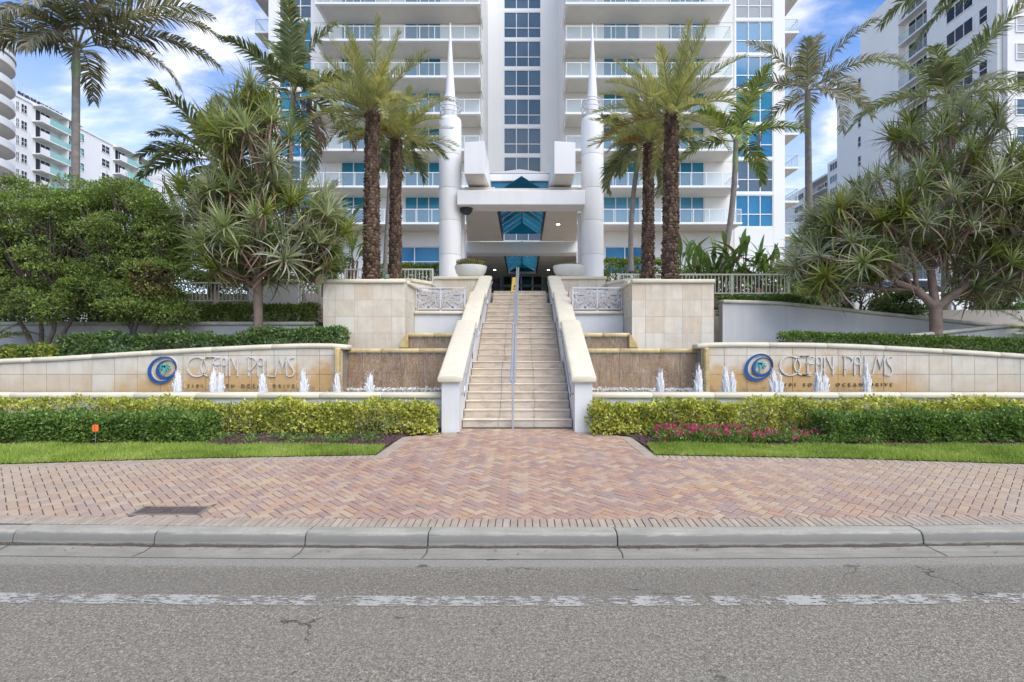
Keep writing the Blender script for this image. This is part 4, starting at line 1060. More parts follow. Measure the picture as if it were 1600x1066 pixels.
# terraces
MB().box(-60, -5.5, 15.9, 47, 1.4, 3.05).build('lower_terrace', SOIL, kind='structure')
MB().box(-9.0, -5.45, 17.35, 46, 3.0, 3.75).build('upper_terrace', TPAVE, kind='structure')
MB().box(-5.4, AX-1.56, 17.0, 23.0, 2.0, 4.08).build('upper_terrace', TPAVE, kind='structure')
MB().box(AX+1.56, 5.2, 17.0, 23.0, 2.0, 4.08).build('upper_terrace', TPAVE, kind='structure')
MB().box(5.2, 40, 17.6, 47, 1.4, 3.55).build('car_court', TPAVE, kind='structure')
MB().box(9.1, 24, 30, 46, 3.5, 5.5).build('garden_bank', SOIL, kind='structure')
MB().box(-24, -9.1, 30, 46, 3.0, 5.5).build('garden_bank', SOIL, kind='structure')
MB().box(-16, AX-4.4, 13.9, 15.7, .6, 1.88).build('planting_bed', SOIL, kind='structure')
MB().box(AX+4.4, 18, 13.9, 15.4, .6, 2.02).build('planting_bed', SOIL, kind='structure')
# grey walls behind the beds
def cap_wall(name, label, pts, zbase, mat, capmat, group=None, th=.24):
    """pts: (x,y,ztop) along the wall"""
    t = thing(name, label, 'wall', (pts[0][0], pts[0][1], zbase), group)
    P = [Vector(p) for p in pts]; V = []
    m = MB(); prof_ = None
    for i, p in enumerate(P):
        d = P[min(i+1, len(P)-1)]-P[max(i-1, 0)]; d.z = 0; d.normalize(); u = Vector((-d.y, d.x, 0))*th/2
        V += [(p.x-u.x, p.y-u.y, zbase), (p.x+u.x, p.y+u.y, zbase), (p.x+u.x, p.y+u.y, p.z), (p.x-u.x, p.y-u.y, p.z)]
    n = len(P)
    F = [(4*i+k, 4*i+(k+1) % 4, 4*i+4+(k+1) % 4, 4*i+4+k) for i in range(n-1) for k in range(4)]+[(0, 1, 2, 3), (4*n-1, 4*n-2, 4*n-3, 4*n-4)]
    m.add(V, F).build('wall_panel', mat, t)
    step = 3
    for a in range(0, n-1, step):
        MB().sweep([tuple(p) for p in P[a:a+step+1]], [(u, v*.85) for u, v in COP]).build('coping', capmat, t, bevel=.012, smooth=50)
    return t
CAPG = plain('weathered_cream_cap', (.50, .46, .37), .75, .15, 3, bump=.15, streak=.35)
cap_wall('retaining_wall', 'grey retaining wall with weathered cap behind the left shrub trees', [(X(px, 15.7), 15.7, Z(509, 15.7)) for px in (-260, -100, 30, 120, 210, 300, 400, 495)], 1.2, GREYWALL, CAPG, 'grey retaining walls')
cap_wall('retaining_wall', 'long curving grey retaining wall sloping down to the right, behind the right hedge and pandanus', [(X(px, d), d, Z(py+5, d)) for px, py, d in ((1126, 470, 15.5), (1170, 471, 15.6), (1215, 473, 15.8), (1260, 477, 15.95), (1310, 482, 16.05), (1360, 487.5, 16.1), (1410, 492.5, 16.1), (1460, 498, 16.0), (1510, 503, 15.9), (1560, 507.5, 15.7))], 1.2, GREYWALL, CAPG, 'grey retaining walls')
cap_wall('retaining_wall', 'short lower grey wall rising rightward to meet the long wall behind the right pandanus trunk', [(X(px, d), d, Z(py+5, d)) for px, py, d in ((1380, 527, 14.75), (1430, 522, 14.8), (1480, 517, 14.9), (1530, 511.5, 15.05), (1575, 507, 15.15), (1640, 506, 15.2), (1760, 506, 15.2))], 1.2, GREYWALL, CAPG, 'grey retaining walls')
# the pier that closes the right grey wall's near return
# ------------------------------------------------------------------ entrance canopy
CW = plain('canopy_white', (.71, .70, .685), .7, .03, .7, bump=.05, bscale=25, streak=.2)
can = thing('entrance_canopy', 'white entrance canopy of stacked beams with a gabled blue glass skylight over the lobby', 'canopy', (0, 23.4, ZP))
BXC = -.06
def beam(x0, x1, y0, y1, z0, z1, nm='beam', mat=CW, par=None, bv=.02): return MB().box(x0, x1, y0, y1, z0, z1).build(nm, mat, par or can, bevel=bv)
zc1 = Z(320, 23.3); zc2 = Z(297, 23.3)
beam(X(714, 23.3), X(914, 23.3), 23.3, 24.4, zc1, zc2)
beam(X(721, 33.5), X(909, 33.5), 33.5, 34.6, Z(395, 33.5), Z(378, 33.5))
zs1 = Z(377, 33.5)     # ceiling
XL, XR = X(714, 23.3)+.2, X(914, 23.3)-.2
for s in (-1, 1):
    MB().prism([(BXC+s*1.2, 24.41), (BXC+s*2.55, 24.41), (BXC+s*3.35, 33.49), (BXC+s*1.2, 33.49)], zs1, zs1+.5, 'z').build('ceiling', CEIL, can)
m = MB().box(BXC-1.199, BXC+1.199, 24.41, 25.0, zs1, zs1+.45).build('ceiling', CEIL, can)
# second ceiling
zs2 = Z(428, 43)
XA, XB2 = X(712, 33.5), X(915, 33.5)
for a, b in ((XA+.1, BXC-1.15), (BXC+1.15, XB2-.1)):
    MB().box(a, b, 34.61, 45.2, zs2, zs2+.5).build('ceiling', CEIL, can)
MB().box(BXC-1.149, BXC+1.149, 43, 45.2, zs2, zs2+.5).build('ceiling', CEIL, can)
# skylights: gabled glass with rafters
def skylight(y0, y1, zb, hw, rise, nr, up=.42):
    sk = MB().box(BXC-hw-.08, BXC-hw, y0, y1, zb, zb+up).box(BXC+hw, BXC+hw+.08, y0, y1, zb, zb+up).build('skylight_frame', DARK, can)
    e = zb+up+.01; r = e+rise
    for s in (-1, 1):
        MB().prism([(BXC+s*(hw+.04), e), (BXC, r), (BXC, r+.02), (BXC+s*(hw+.04), e+.02)], y0, y1, 'y').build('skylight_pane', SKYG, sk)
        for y in np.linspace(y0+.04, y1-.04, nr):
            MB().prism([(BXC+s*hw, e-.07), (BXC+s*.03, r-.07), (BXC+s*.03, r-.01), (BXC+s*hw, e-.01)], y-.035, y+.035, 'y').build('rafter', MULLION, sk)
    MB().box(BXC-.035, BXC+.035, y0, y1, r-.12, r-.005).build('ridge_beam', DARK, sk)
    for y in (y0-.012, y1+.012):
        MB().prism([(BXC-hw, e), (BXC+hw, e), (BXC, r)], y-.01, y+.01, 'y').build('gable_pane', SKYG, sk)
        if y < 36: continue
        m = MB(); m.prism([(BXC-hw, e-.05), (BXC+hw, e-.05), (BXC+hw, e+.03), (BXC-hw, e+.03)], y-.03, y+.03, 'y')
        for s in (-1, 1): m.prism([(BXC+s*hw, e-.01), (BXC+s*(hw-.1), e-.01), (BXC, r-.07), (BXC, r+.02)], y-.028, y+.028, 'y')
        m.box(BXC-.03, BXC+.03, y-.027, y+.027, e, r); m.build('gable_bars', DARK, sk)
skylight(25.0, 33.4, zs1, 1.12, .75, 8)
skylight(34.7, 42.9, zs2, 1.08, .6, 9, .2)
# upper crossbeam, its glass and the leaning boxes
beam(X(763, 25.5), X(862, 25.5), 25.5, 25.9, Z(283, 25.5), Z(272, 25.5), 'upper_beam')
g = MB().prism([(X(768, 25.6), zc2+.01), (X(857, 25.6), zc2+.01), (X(857, 25.6), Z(283, 25.6)), (X(768, 25.6), Z(283, 25.6))], 25.62, 25.64, 'y').build('upper_glass', TEAL, can)
m = MB()
for a in (-.95, -.5, .5, .95): m.prism([(BXC+a-.02, zc2+.02), (BXC+a+.02, zc2+.02), (BXC+a*.1+.02, Z(283, 25.6)), (BXC+a*.1-.02, Z(283, 25.6))], 25.58, 25.615, 'y')
m.build('glazing_bars', MULLION, can)
m = MB(); zt = Z(272, 25.7)
m.prism([(X(763, 25.7), zt+.001), (X(862, 25.7), zt+.001), (X(812, 25.7), zt+.19)], 25.6, 31, 'y').build('gable_roof', GREYMET, can)
for s in (-1, 1):
    xo, xi = (X(725, 23), X(757, 23)) if s < 0 else (X(899, 23), X(866, 23))
    zb = Z(272, 23); zt = Z(220.5, 23)
    dx = (xi-xo)
    V = [(xo, 23.0, zb), (xi, 23.0, zb), (xi+dx*.18, 25.4, zb+.001), (xo+dx*.02, 25.4, zb+.001), (xo, 23.0, zt-.06), (xi, 23.0, zt), (xi+dx*.02, 25.4, zt), (xo, 25.4, zt-.06)]
    MB().add(V, [(3,2,1,0),(4,5,6,7),(0,1,5,4),(1,2,6,5),(2,3,7,6),(3,0,4,7)]).build('leaning_box', CW, can, bevel=.015)
    for q in (1, 2):
        xx = xo+dx*q/3
    MB().box(xo+dx*.08, xi-dx*.08, 23.06, 25.3, zb-.012, zb-.002).build('soffit_panel', SOFFIT, can)
    # slim white posts between beams
    xp = X(722 if s < 0 else 907, 24.6)
    MB().box(xp-.1, xp+.1, 24.6, 24.9, ZP, zc1).build('post', CW, can)
    xp = X(726 if s < 0 else 904, 33)
    MB().box(xp-.12, xp+.12, 33.0, 33.4, ZP, Z(395, 33.5)).build('post', CW, can)
# side walls inside, lobby doors
for s in (-1, 1):
    MB().box(BXC+s*3.6, BXC+s*3.9, 35, 45, ZP, zs2).build('side_wall', CW, can)
lb = thing('lobby_entrance', 'dark glass lobby doors in grey-green frames at the top of the stairs', 'doors', (0, 44.6, ZP))
FR = plain('door_frame', (.20, .27, .29), .5, .05)
x0, x1 = X(786, 44.6), X(848, 44.6)
MB().box(x0-.25, x0, 44.5, 44.9, ZP, zs2-.001).box(x1, x1+.25, 44.5, 44.9, ZP, zs2-.001).box(x0+.001, x1-.001, 44.5, 44.9, Z(431, 44.6), zs2-.002).box(x0+.001, x1-.001, 44.52, 44.8, Z(448, 44.6)-.02, Z(445, 44.6)).build('door_frame', FR, lb)
ed = [x0+.02, X(800, 44.6), X(814.5, 44.6), X(832, 44.6), x1-.02]
for i, (a, b) in enumerate(zip(ed[:-1], ed[1:])):
    MB().box(a+.06, b-.06, 44.6, 44.63, Z(445, 44.6)+.01, Z(431, 44.6)-.05).build('transom_pane', BLACKG, lb)
    d = MB().box(a+.06, b-.06, 44.64, 44.67, ZP, Z(449, 44.6)).build('door_leaf', BLACKG, lb)
    MB().box(a+.1, b-.1, 44.6, 44.635, ZP+1.0, ZP+1.08).build('handle', METAL, d)
    MB().box(b-.055, b+.055, 44.55, 44.7, ZP, Z(431, 44.6)-.01).build('mullion', MULLION, lb)
# downlights in the ceilings and a dark dome lamp
lamps = [(X(872, 29.2), 29.2, zs1, 'glowing round downlight in the near canopy ceiling'), (X(773, 41), 41, zs2, 'glowing downlight left of the far skylight'), (X(857, 41), 41, zs2, 'glowing downlight right of the far skylight')]
for x, y, zv, lab in lamps:
    t = thing('downlight', lab, 'ceiling light', (x, y, zv), 'canopy downlights')
    MB().lathe([(.10, -.012), (.15, -.012), (.15, -.002), (.10, -.002)], (x, y, zv), 16).build('trim_ring', MULLION, t)
    MB().lathe([(.0, -.016), (.095, -.016), (.095, -.013), (.0, -.013)], (x, y, zv), 16).build('lens', LAMP, t)
t = thing('dome_lamp', 'dark hanging dome lamp under the left end of the front canopy beam', 'lamp', (X(734, 24), 24.0, zc1))
MB().lathe([(.02, -.28), (.16, -.25), (.26, -.14), (.30, 0), (.02, .0)], (X(729, 24), 23.9, zc1), 20).build('lamp_shade', DARK, t, smooth=50)
MB().lathe([(.05, 0), (.05, .03)], (X(729, 24), 23.9, zc1-.03), 10).build('mount', METAL, t)
# wet floor sign
xw, yw = X(804, 22.35), 22.35
t = thing('caution_sign', 'yellow folding floor caution sign left of the centre handrail at the stair top', 'sign', (xw, yw, ZP))
for q, dy in ((0, -.12), (1, .12)):
    V = [(xw-.15, yw+dy, ZP), (xw+.15, yw+dy, ZP), (xw+.085, yw+dy*.12, ZP+.62), (xw-.085, yw+dy*.12, ZP+.62)]
    V = V+[(a, b+.015, c) for a, b, c in V]
    p = MB().add(V, [(0,1,2,3),(7,6,5,4),(0,4,5,1),(1,5,6,2),(2,6,7,3),(3,7,4,0)]).build('panel', YELLOW, t, bevel=.006)
    if q == 0:
        m = MB(); f = lambda u, h: (xw+u, yw-.12+.106*h/.62-.004, ZP+h)
        m.add([f(-.06, .2), f(.06, .2), f(0, .32)], [(0, 1, 2)]).add([f(-.07, .1), f(.07, .1), f(.065, .14), f(-.065, .14)], [(0, 1, 2, 3)]).build('dark_mark', DARK, t)
# columns with spires
for s in (-1, 1):
    side = 'left' if s < 0 else 'right'
    cxx = X(703.5 if s < 0 else 925.5, 24); cy = 24.0
    t = thing('spire_column', f'tall round white column with a tapering spire {side} of the entrance canopy', 'column', (cxx, cy, ZP-.6), 'spire columns')
    zt = Z(185, cy); ring = [Z(v, cy) for v in (400, 347, 297, 245)]
    zs = [3.6]+ring+[zt-.18]; R = .49
    for a, b in zip(zs[:-1], zs[1:]):
        pr = [(R-.02, a), (R-.001, a+.012), (R, a+.02), (R, b-.02), (R-.001, b-.012), (R-.02, b)]
        if b == zs[-1]: pr = [(R-.02, a), (R-.001, a+.012), (R, a+.02), (R, b-.02), (R-.015, b+.07), (R-.06, b+.14), (R-.14, b+.178), (.05, b+.18)]
        MB().lathe(pr, (cxx, cy, 0), 40).build('drum', CW, t, smooth=50)
    MB().lathe([(.30, zt), (.29, zt+.55), (.24, zt+.62), (.215, Z(150, cy)), (.13, Z(105, cy)), (.075, Z(72, cy)), (.02, Z(36, cy))], (cxx, cy, 0), 28).build('spire', CW, t, smooth=40)
    for k, (zr, rr) in enumerate(((Z(178, cy), .44), (Z(171, cy), .50), (Z(163, cy), .46), (Z(157, cy), .38))):
        n = 30; pts = [(cxx+rr*math.cos(2*math.pi*i/n), cy+rr*math.sin(2*math.pi*i/n), zr+.03*math.sin(4*math.pi*i/n)) for i in range(n+1)]
        MB().tube(pts, .02, 6, False).build('metal_ring', GREYMET, t)
    m = MB()
    for k in range(6):
        a = k*math.pi/3; m.tube([(cxx+.3*math.cos(a), cy+.3*math.sin(a), zt+.1), (cxx+.48*math.cos(a), cy+.48*math.sin(a), zt+.3), (cxx+.3*math.cos(a), cy+.3*math.sin(a), zt+.95)], .012, 5)
    m.build('ring_brackets', GREYMET, t)
# ------------------------------------------------------------------ main tower
tower = thing('apartment_tower', 'tall white apartment tower with blue windows and glass balconies behind the stairs', 'building', (0, 45.4, 4.5))
YF = 45.4; ZT = 41
WT = plain('tower_white', (.73, .725, .71), .75, .02, .35, bump=.05, bscale=20, streak=.05)
WSID = plain('tower_wing_wall', (.70, .68, .64), .8, .03, .6, bump=.2, bscale=14, streak=.06)
xL, xR = X(420, YF), X(1226, YF)
def WB_(x0, x1, y0, y1, z0, z1, nm='wall', mat=WT): return MB().box(x0, x1, y0, y1, z0, z1).build(nm, mat, tower)
WIN = {}
def window(par, x0, x1, z0, z1, y, cols, split, gmat, fw=.07, name='window', inset=.05):
    """framed window facing -y: frame + panes (shared meshes by size)"""
    w, h = x1-x0, z1-z0; key = (round(w, 2), round(h, 2), cols, split)
    if key not in WIN:
        m = MB().box(-.0, fw, 0, .12, 0, h).box(w-fw, w, 0, .12, 0, h).box(fw, w-fw, 0, .12, 0, fw).box(fw, w-fw, 0, .12, h-fw, h)
        pan = []
        cw = (w-2*fw)/cols
        for c in range(1, cols): m.box(fw+c*cw-.035, fw+c*cw+.035, .005, .12, fw, h-fw)
        zs = [fw]+([h*split] if split else [])+[h-fw]
        if split: 
            for c in range(cols): m.box(fw+c*cw+.036, fw+(c+1)*cw-.036, .01, .115, h*split-.035, h*split+.035)
        mw = m.mesh(name); mw.materials.append(MULLION)
        for c in range(cols):
            for a, b in zip(zs[:-1], zs[1:]):
                pan.append((fw+c*cw+.01, fw+(c+1)*cw-.01, a, b))
        pm = {}
        for a, b, c, d in pan:
            k = (round(b-a, 3), round(d-c, 3))
            if k not in pm:
                pm[k] = MB().box(0, b-a, 0, .02, 0, d-c).mesh('pane')
        WIN[key] = (mw, pan, pm)
    mw, pan, pm = WIN[key]
    o = put(name, mw, par); o.location = Vector((x0, y+inset, z0))-OFF[par.name]
    for a, b, c, d in pan:
        me0 = pm[(round(b-a, 3), round(d-c, 3))]; kk = (me0.name, gmat.name)
        if kk not in WIN:
            me = me0.copy(); me.materials.append(gmat); me.name = 'pane'; WIN[kk] = me
        p = put('pane', WIN[kk], o); p.location = (a, .06, c)
    return o
ZK = [Z(347, 43)+2.9*k for k in range(9)]          # balcony slab tops
# wing walls behind the balconies, built round their window openings
SETS = {-1: [(X(532.6, YF), X(589, YF)), (X(632, YF), X(689, YF))], 1: [(X(942.5, YF), X(1000, YF)), (X(1043.5, YF), X(1101, YF))]}
for s in (-1, 1):
    xi = s*3.45; xs = X(489 if s < 0 else 1147, YF)     # end of wing / start of the strip
    xe = xL if s < 0 else xR
    sets = SETS[s]
    lo, hi = min(xi, xs), max(xi, xs)
    for k in range(8):
        zb, zt = ZK[k], ZK[k]+2.74
        ed = [lo]+[v for q in sets for v in q]+[hi]
        for i in range(0, len(ed), 2):
            WB_(ed[i], ed[i+1], YF, YF+.25, zb, zt, 'wing_wall', WSID)
        for a, b in sets:
            window(tower, a+.005, b-.005, zb+.01, zt-.01, YF, 3, 0, TEALB if (k*7+int(a*3)) % 4 == 0 else TEAL, name='sliding_window')
        WB_(lo, hi, YF-.02, YF+.25, zt, ZK[k+1] if k < 8 and k+1 < len(ZK) else zt+.3, 'slab_edge', WSID)
        # balcony slab
        out = max(0, 2-k)*.18+max(0, 6-k)*.09
        xe2 = s*(16.45+out); xi2 = s*3.36
        a, b = min(xi2, xe2), max(xi2, xe2)
        sl_ = MB().box(a, b, 43.0, YF-.021, zb-.17, zb-.002).build('balcony', WT, tower)
        # soffit drops deeper toward the wall
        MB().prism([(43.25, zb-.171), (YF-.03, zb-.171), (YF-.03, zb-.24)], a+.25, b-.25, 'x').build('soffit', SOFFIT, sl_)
        # railing
        zr = zb+1.05
        m = MB().box(a+.05, b-.05, 43.06, 43.11, zr-.045, zr)
        m.box(xe2-s*.10, xe2-s*.05, 43.111, YF-.03, zr-.044, zr-.001).box(xi2+s*.05, xi2+s*.1, 43.111, YF-.03, zr-.044, zr-.001)
        npn = 11; px_ = np.linspace(a+.07, b-.07, npn+1)
        for x in px_: m.box(x-.02, x+.02, 43.065, 43.105, zb, zr-.046)
        m.box(xe2-s*.095, xe2-s*.055, YF-.09, YF-.04, zb, zr-.045)
        rl = m.build('railing', BRAIL, sl_)
        for x, x_ in zip(px_[:-1], px_[1:]): MB().box(x+.025, x_-.025, 43.08, 43.092, zb+.06, zr-.05).build('glass_panel', RGLASS, sl_)
        MB().box(xe2-s*.082, xe2-s*.07, 43.13, YF-.1, zb+.06, zr-.05).build('glass_panel', RGLASS, sl_)
        MB().box(xi2+s*.07, xi2+s*.082, 43.13, YF-.1, zb+.06, zr-.05).build('glass_panel', RGLASS, sl_)
        # privacy fin on the inner side of the recess
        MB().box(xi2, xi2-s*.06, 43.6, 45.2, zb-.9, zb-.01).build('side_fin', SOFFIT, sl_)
    # lower storeys
    zl = ZK[0]-.17
    g0, g1 = Z(421, YF)-.4, Z(385, YF)
    gs = (X(606, YF), X(689, YF)) if s < 0 else (X(945, YF), X(1008, YF))
    WB_(lo, hi, YF, YF+.25, g1, zl+.17, 'wing_wall', WSID)
    WB_(lo, gs[0], YF, YF+.25, 3.5, g1, 'wing_wall', WSID); WB_(gs[1], hi, YF, YF+.25, 3.5, g1, 'wing_wall', WSID); WB_(*gs, YF, YF+.25, 3.5, g0, 'wing_wall', WSID)
    window(tower, gs[0]+.01, gs[1]-.01, g0+.01, g1-.01, YF, 2, .45, BLUEG)
    # window strip at the outer corner
    a, b = (X(436, YF), X(487, YF)) if s < 0 else (X(1149, YF), X(1208, YF))
    WB_(min(xs, a if s > 0 else b), max(xs, a if s > 0 else b), YF-.05, YF+.25, 3.5, ZT, 'corner_wall')
    q = (xe, a) if s < 0 else (b, xe)
    WB_(*q, YF-.05, YF+.25, 3.5, ZT, 'corner_wall')
    zb0 = Z(355, YF); prev = 3.5
    tops_ = []
    for k in range(9):
        z0 = zb0+2.9*k; z1 = z0+2.68
        WB_(a, b, YF-.04, YF+.25, prev, z0, 'spandrel'); prev = z1
        window(tower, a+.005, b-.005, z0+.005, z1-.005, YF-.05, 3, .40, [BLUEG, SLATE, BLUEG, TEAL, BLUEG, BLUEG, SLATE, BLUEG, BLUEG][(k+(1 if s > 0 else 0)*0) % 9])
    WB_(a, b, YF-.04, YF+.25, prev, ZT, 'spandrel')
    # small low window by the corner
    if s > 0: window(tower, X(1185, YF), X(1216, YF), Z(415, YF), Z(383, YF), YF-.12, 2, 0, BLUEG)
    # side wall going back and its balconies
    WB_(xe-s*.25, xe, YF+.251, 66, 3.5, ZT, 'side_wall')
    for k in range(-1, 8):
        zb = Z(207.5, 46.5)+2.9*(k-3)
        y0, y1 = 46.5, 49.8; xo = xe+s*(1.75)
        sl_ = MB().box(xe+s*.002, xo, y0, y1, zb-.17, zb).build('side_balcony', WT, tower)
        MB().box(xe+s*.1, xo-s*.1, y0+.12, y1-.1, zb-.21, zb-.171).build('soffit', SOFFIT, sl_)
        m = MB().box(xe+s*.003, xo-s*.03, y0+.05, y0+.1, zb+1.0, zb+1.05).box(xo-s*.09, xo-s*.04, y0+.11, y1, zb+1.0, zb+1.049)
        for x, y in ((xo-s*.065, y0+.075), (xo-s*.065, y0+1.1), (xo-s*.065, y0+2.2), (xo-s*.065, y1-.04)): m.box(x-.02, x+.02, y-.02, y+.02, zb, zb+1.0)
        m.build('railing', GREYMET, sl_)
        MB().box(xe+s*.01, xo-s*.1, y0+.07, y0+.082, zb+.06, zb+.99).build('glass_panel', RGLASS, sl_)
        MB().box(xo-s*.07, xo-s*.058, y0+.15, y1-.1, zb+.06, zb+.99).build('glass_panel', RGLASS, sl_)
# recess with the central window column
YC = 54.0
for s in (-1, 1):
    MB().box(s*3.45, s*3.7, YF+.251, YC-.001, 3.5, ZT).build('recess_wall', WT, tower)
xa, xb = X(787, YC), X(845.5, YC)
WB_(-3.45, xa, YC, YC+.3, 3.5, ZT, 'recess_wall'); WB_(xb, 3.45, YC, YC+.3, 3.5, ZT, 'recess_wall')
prev = 3.5
for k in range(-3, 9):
    z0 = Z(195.5, YC)+2.88*(k-1)*1.0; z1 = z0+2.62
    if z0 < 3.6: continue
    WB_(xa, xb, YC+.01, YC+.3, prev, z0, 'spandrel'); prev = z1
    window(tower, xa+.005, xb-.005, z0+.005, z1-.005, YC-.03, 3, .385, SLATE)
WB_(xa, xb, YC+.01, YC+.3, prev, ZT, 'spandrel')
MB().box(-3.44, 3.44, YF+.3, YC-.05, 9.2, 9.5).build('lobby_roof', WT, tower)
MB().box(xL, -3.7, YF+.3, 66, ZT-.4, ZT).box(3.7, xR, YF+.3, 66, ZT-.4, ZT).box(-3.7, 3.7, YC+.3, 66, ZT-.41, ZT-.01).build('roof', CONC or KERB, tower)
WB_(xL+.3, xR-.3, 65.7, 66, 3.5, ZT-.41, 'rear_wall')
# white wall behind the lobby area between the wings at ground level
# a small chair row on a left balcony
# ------------------------------------------------------------------ neighbouring buildings
def facade_building(name, label, loc, rotz, width, depth, height, base=0., mat=WT):
    t = thing(name, label, 'building', loc, rotz=rotz, local=True)
    MB().box(0, width, .0, depth, base, height).build('wall', mat, t)
    MB().box(-.15, width+.15, -.15, depth+.15, height+.001, height+.45).build('parapet', mat, t)
    return t
# left long block: its facade faces +x, local x runs away from the camera
FL = 2.8
Lx = -84.0; y0 = 86.0
lbk = facade_building('apartment_block', 'long white apartment block with green glass balconies, far left behind the trees', (Lx, y0, 0), math.radians(90), 47, 16, 45.2)
def lx(px): return 850*(-Lx)/(817-px)-y0      # local x of a pixel column on that facade
WSM = plain('left_block_white', (.72, .715, .69), .8, .02, .3)
for k in range(9):
    z0 = 45.2-2.75-FL*k
    for (pa, pb, cols) in ((24, 29.5, 2), (32, 42, 2), (120, 131, 2), (158, 171, 2), (226, 234, 2), (252, 258, 2)):
        window(lbk, lx(pa), lx(pb), z0+.5, z0+2.0, -.10, cols, .5, DGLASS, .08, inset=.0)
    for (pa, pm_, pb) in ((50, 94, 116), (176, 206, 228)):
        a, mdl, b = lx(pa), lx(pm_), lx(pb)
        window(lbk, a+.5, a+(mdl-a)*.62, z0+.15, z0+2.25, -.10, 3, .0, DGLASS, .08, inset=0, name='sliding_window')
        window(lbk, mdl+.6, mdl+(b-mdl)*.7, z0+.15, z0+2.25, -.10, 2, .0, DGLASS, .08, inset=0, name='sliding_window')
        bl = MB().box(a, b, -1.6, -.002, z0-.2, z0).box(mdl-.1, mdl+.1, -1.5, -.003, z0+.001, z0+2.6).build('balcony', WSM, lbk)
        MB().box(a, a+(b-a)*.20, -1.6, -1.5, z0+.001, z0+1.0).build('parapet_panel', WSM, bl)
        MB().box(a+(b-a)*.205, b-.02, -1.58, -1.54, z0+.05, z0+1.0).build('glass_panel', GRGLASS, bl)
    MB().box(lx(50), lx(116), -1.7, -.002, 45.2-.25, 45.2-.02).build('balcony_roof', WSM, lbk) if k == 0 else None
    MB().box(lx(176), lx(228), -1.7, -.002, 45.2-.25, 45.2-.02).build('balcony_roof', WSM, lbk) if k == 0 else None
m = MB()
for i in range(12): m.box(lx(31)+i*.75, lx(31)+i*.75+.4, .2, .5, 45.66, 46.4)
m.build('roof_vents', DARK, lbk)
m = MB().box(lx(28), lx(64), .1, .15, 47.9, 47.95)
for i in range(9): m.box(lx(28)+i*1.2, lx(28)+i*1.2+.05, .1, .15, 45.66, 47.9)
m.build('roof_railing', GREYMET, lbk)
# left round balcony tower
rt = thing('round_balcony_tower', 'white tower with stacked rounded balconies cut by the left edge of the photo', 'building', (-76.0, 72, 0))
MB().lathe([(4.6, 0), (4.6, 43)], (-76.0, 72, 0), 40).build('core_wall', WSM, rt, smooth=40)
for k in range(15):
    z0 = Z(250, 70)+2.85*(k-7)
    b_ = MB().lathe([(4.55, 0), (6.4, .05), (6.5, .08), (6.5, .2), (4.55, .2)], (-76.0, 72, z0), 48).build('balcony', SOFFIT, rt, smooth=30)
    MB().lathe([(6.38, .2), (6.48, .2), (6.48, 1.15), (6.38, 1.15)], (-76.0, 72, z0), 48).build('parapet', WSM, b_, smooth=30)
MB().lathe([(.1, 43.0), (6.6, 43.0), (6.6, 43.5), (.1, 43.6)], (-76.0, 72, 0), 48).build('roof', WSM, rt, smooth=30)
# right white tower: long side faces -x, local x runs toward the camera
Rx = 48.5; yfar = 84.0
WG = plain('right_tower_white', (.80, .795, .74), .85, .03, .4, bump=.1, bscale=6)
rtw = facade_building('white_tower', 'plain white apartment tower with small stacked windows, right of the main tower', (Rx, yfar, 0), math.radians(-90), 28.4, 24, 0.2, 0, WG)
for ch in list(rtw.children): bpy.data.objects.remove(ch)
def rx_(px): return yfar-850*Rx/(px-817)
xs1 = rx_(1344.5); xc0, xc1 = rx_(1404), rx_(1448); xend = 28.4
zA = Z(43, 850*Rx/527.5); zBt = zA-5.0
MB().box(0, xs1, 0, 22, 0, zBt).build('stair_wall', WG, rtw)
MB().box(xs1+.001, xc0, .0, 22, 0, zA+.3).build('wall', WG, rtw)
MB().box(xc0+.001, xc1, .85, 22, 0, zA+.3).build('recess_wall', WG, rtw)
MB().box(xc1+.001, xend, .0, 22, 0, zA+.3).build('wall', WSM, rtw)
for k in range(16):
    z0 = Z(140, 78.5)-FL*k+FL*3
    if z0 > zA-2.5: 
        continue
    if z0 < 3: break
    if z0 < zBt-2.4: window(rtw, rx_(1341.0), rx_(1346.5), z0, z0+1.55, -.1, 1, .45, DGLASS, .08, inset=0)
    zz0 = z0-1.2
    bl = MB().box(xc0+.01, xc1-.01, -.12, .84, zz0-.2, zz0).build('balcony', WSM, rtw)
    MB().box(xc0+.05, xc1-.02, -.08, -.06, zz0+.05, zz0+1.0).build('glass_panel', RGLASS, bl)
    MB().box(xc0+.05, xc1-.02, -.10, -.04, zz0+1.001, zz0+1.05).build('top_rail', GREYMET, bl)
    window(rtw, xc0+.7, xc1-.3, zz0+.05, zz0+2.4, .74, 3, 0, DGLASS, .09, inset=0, name='sliding_window')
    window(rtw, rx_(1479), rx_(1522), zz0+.5, zz0+2.2, -.1, 3, .0, DGLASS, .10, inset=0)
    window(rtw, rx_(1530), rx_(1545), zz0+.5, zz0+2.2, -.1, 1, .45, DGLASS, .10, inset=0)
# its end wall, facing the street
e = thing('white_tower_end', 'white end block with shuttered windows at the top right corner', 'building', (Rx+.5, 55.0, 0), local=True)
MB().box(0, 26, 0, .55, 0, 46).build('wall', WSM, e)
for k in range(15):
    z0 = 4+FL*k
    for x in (.8, 4.6, 8.5, 12.4, 16, 20):
        window(e, x, x+1.9, z0, z0+1.7, -.1, 2, .42, SLATE if (k+int(x)) % 3 else DGLASS, .09, inset=0)
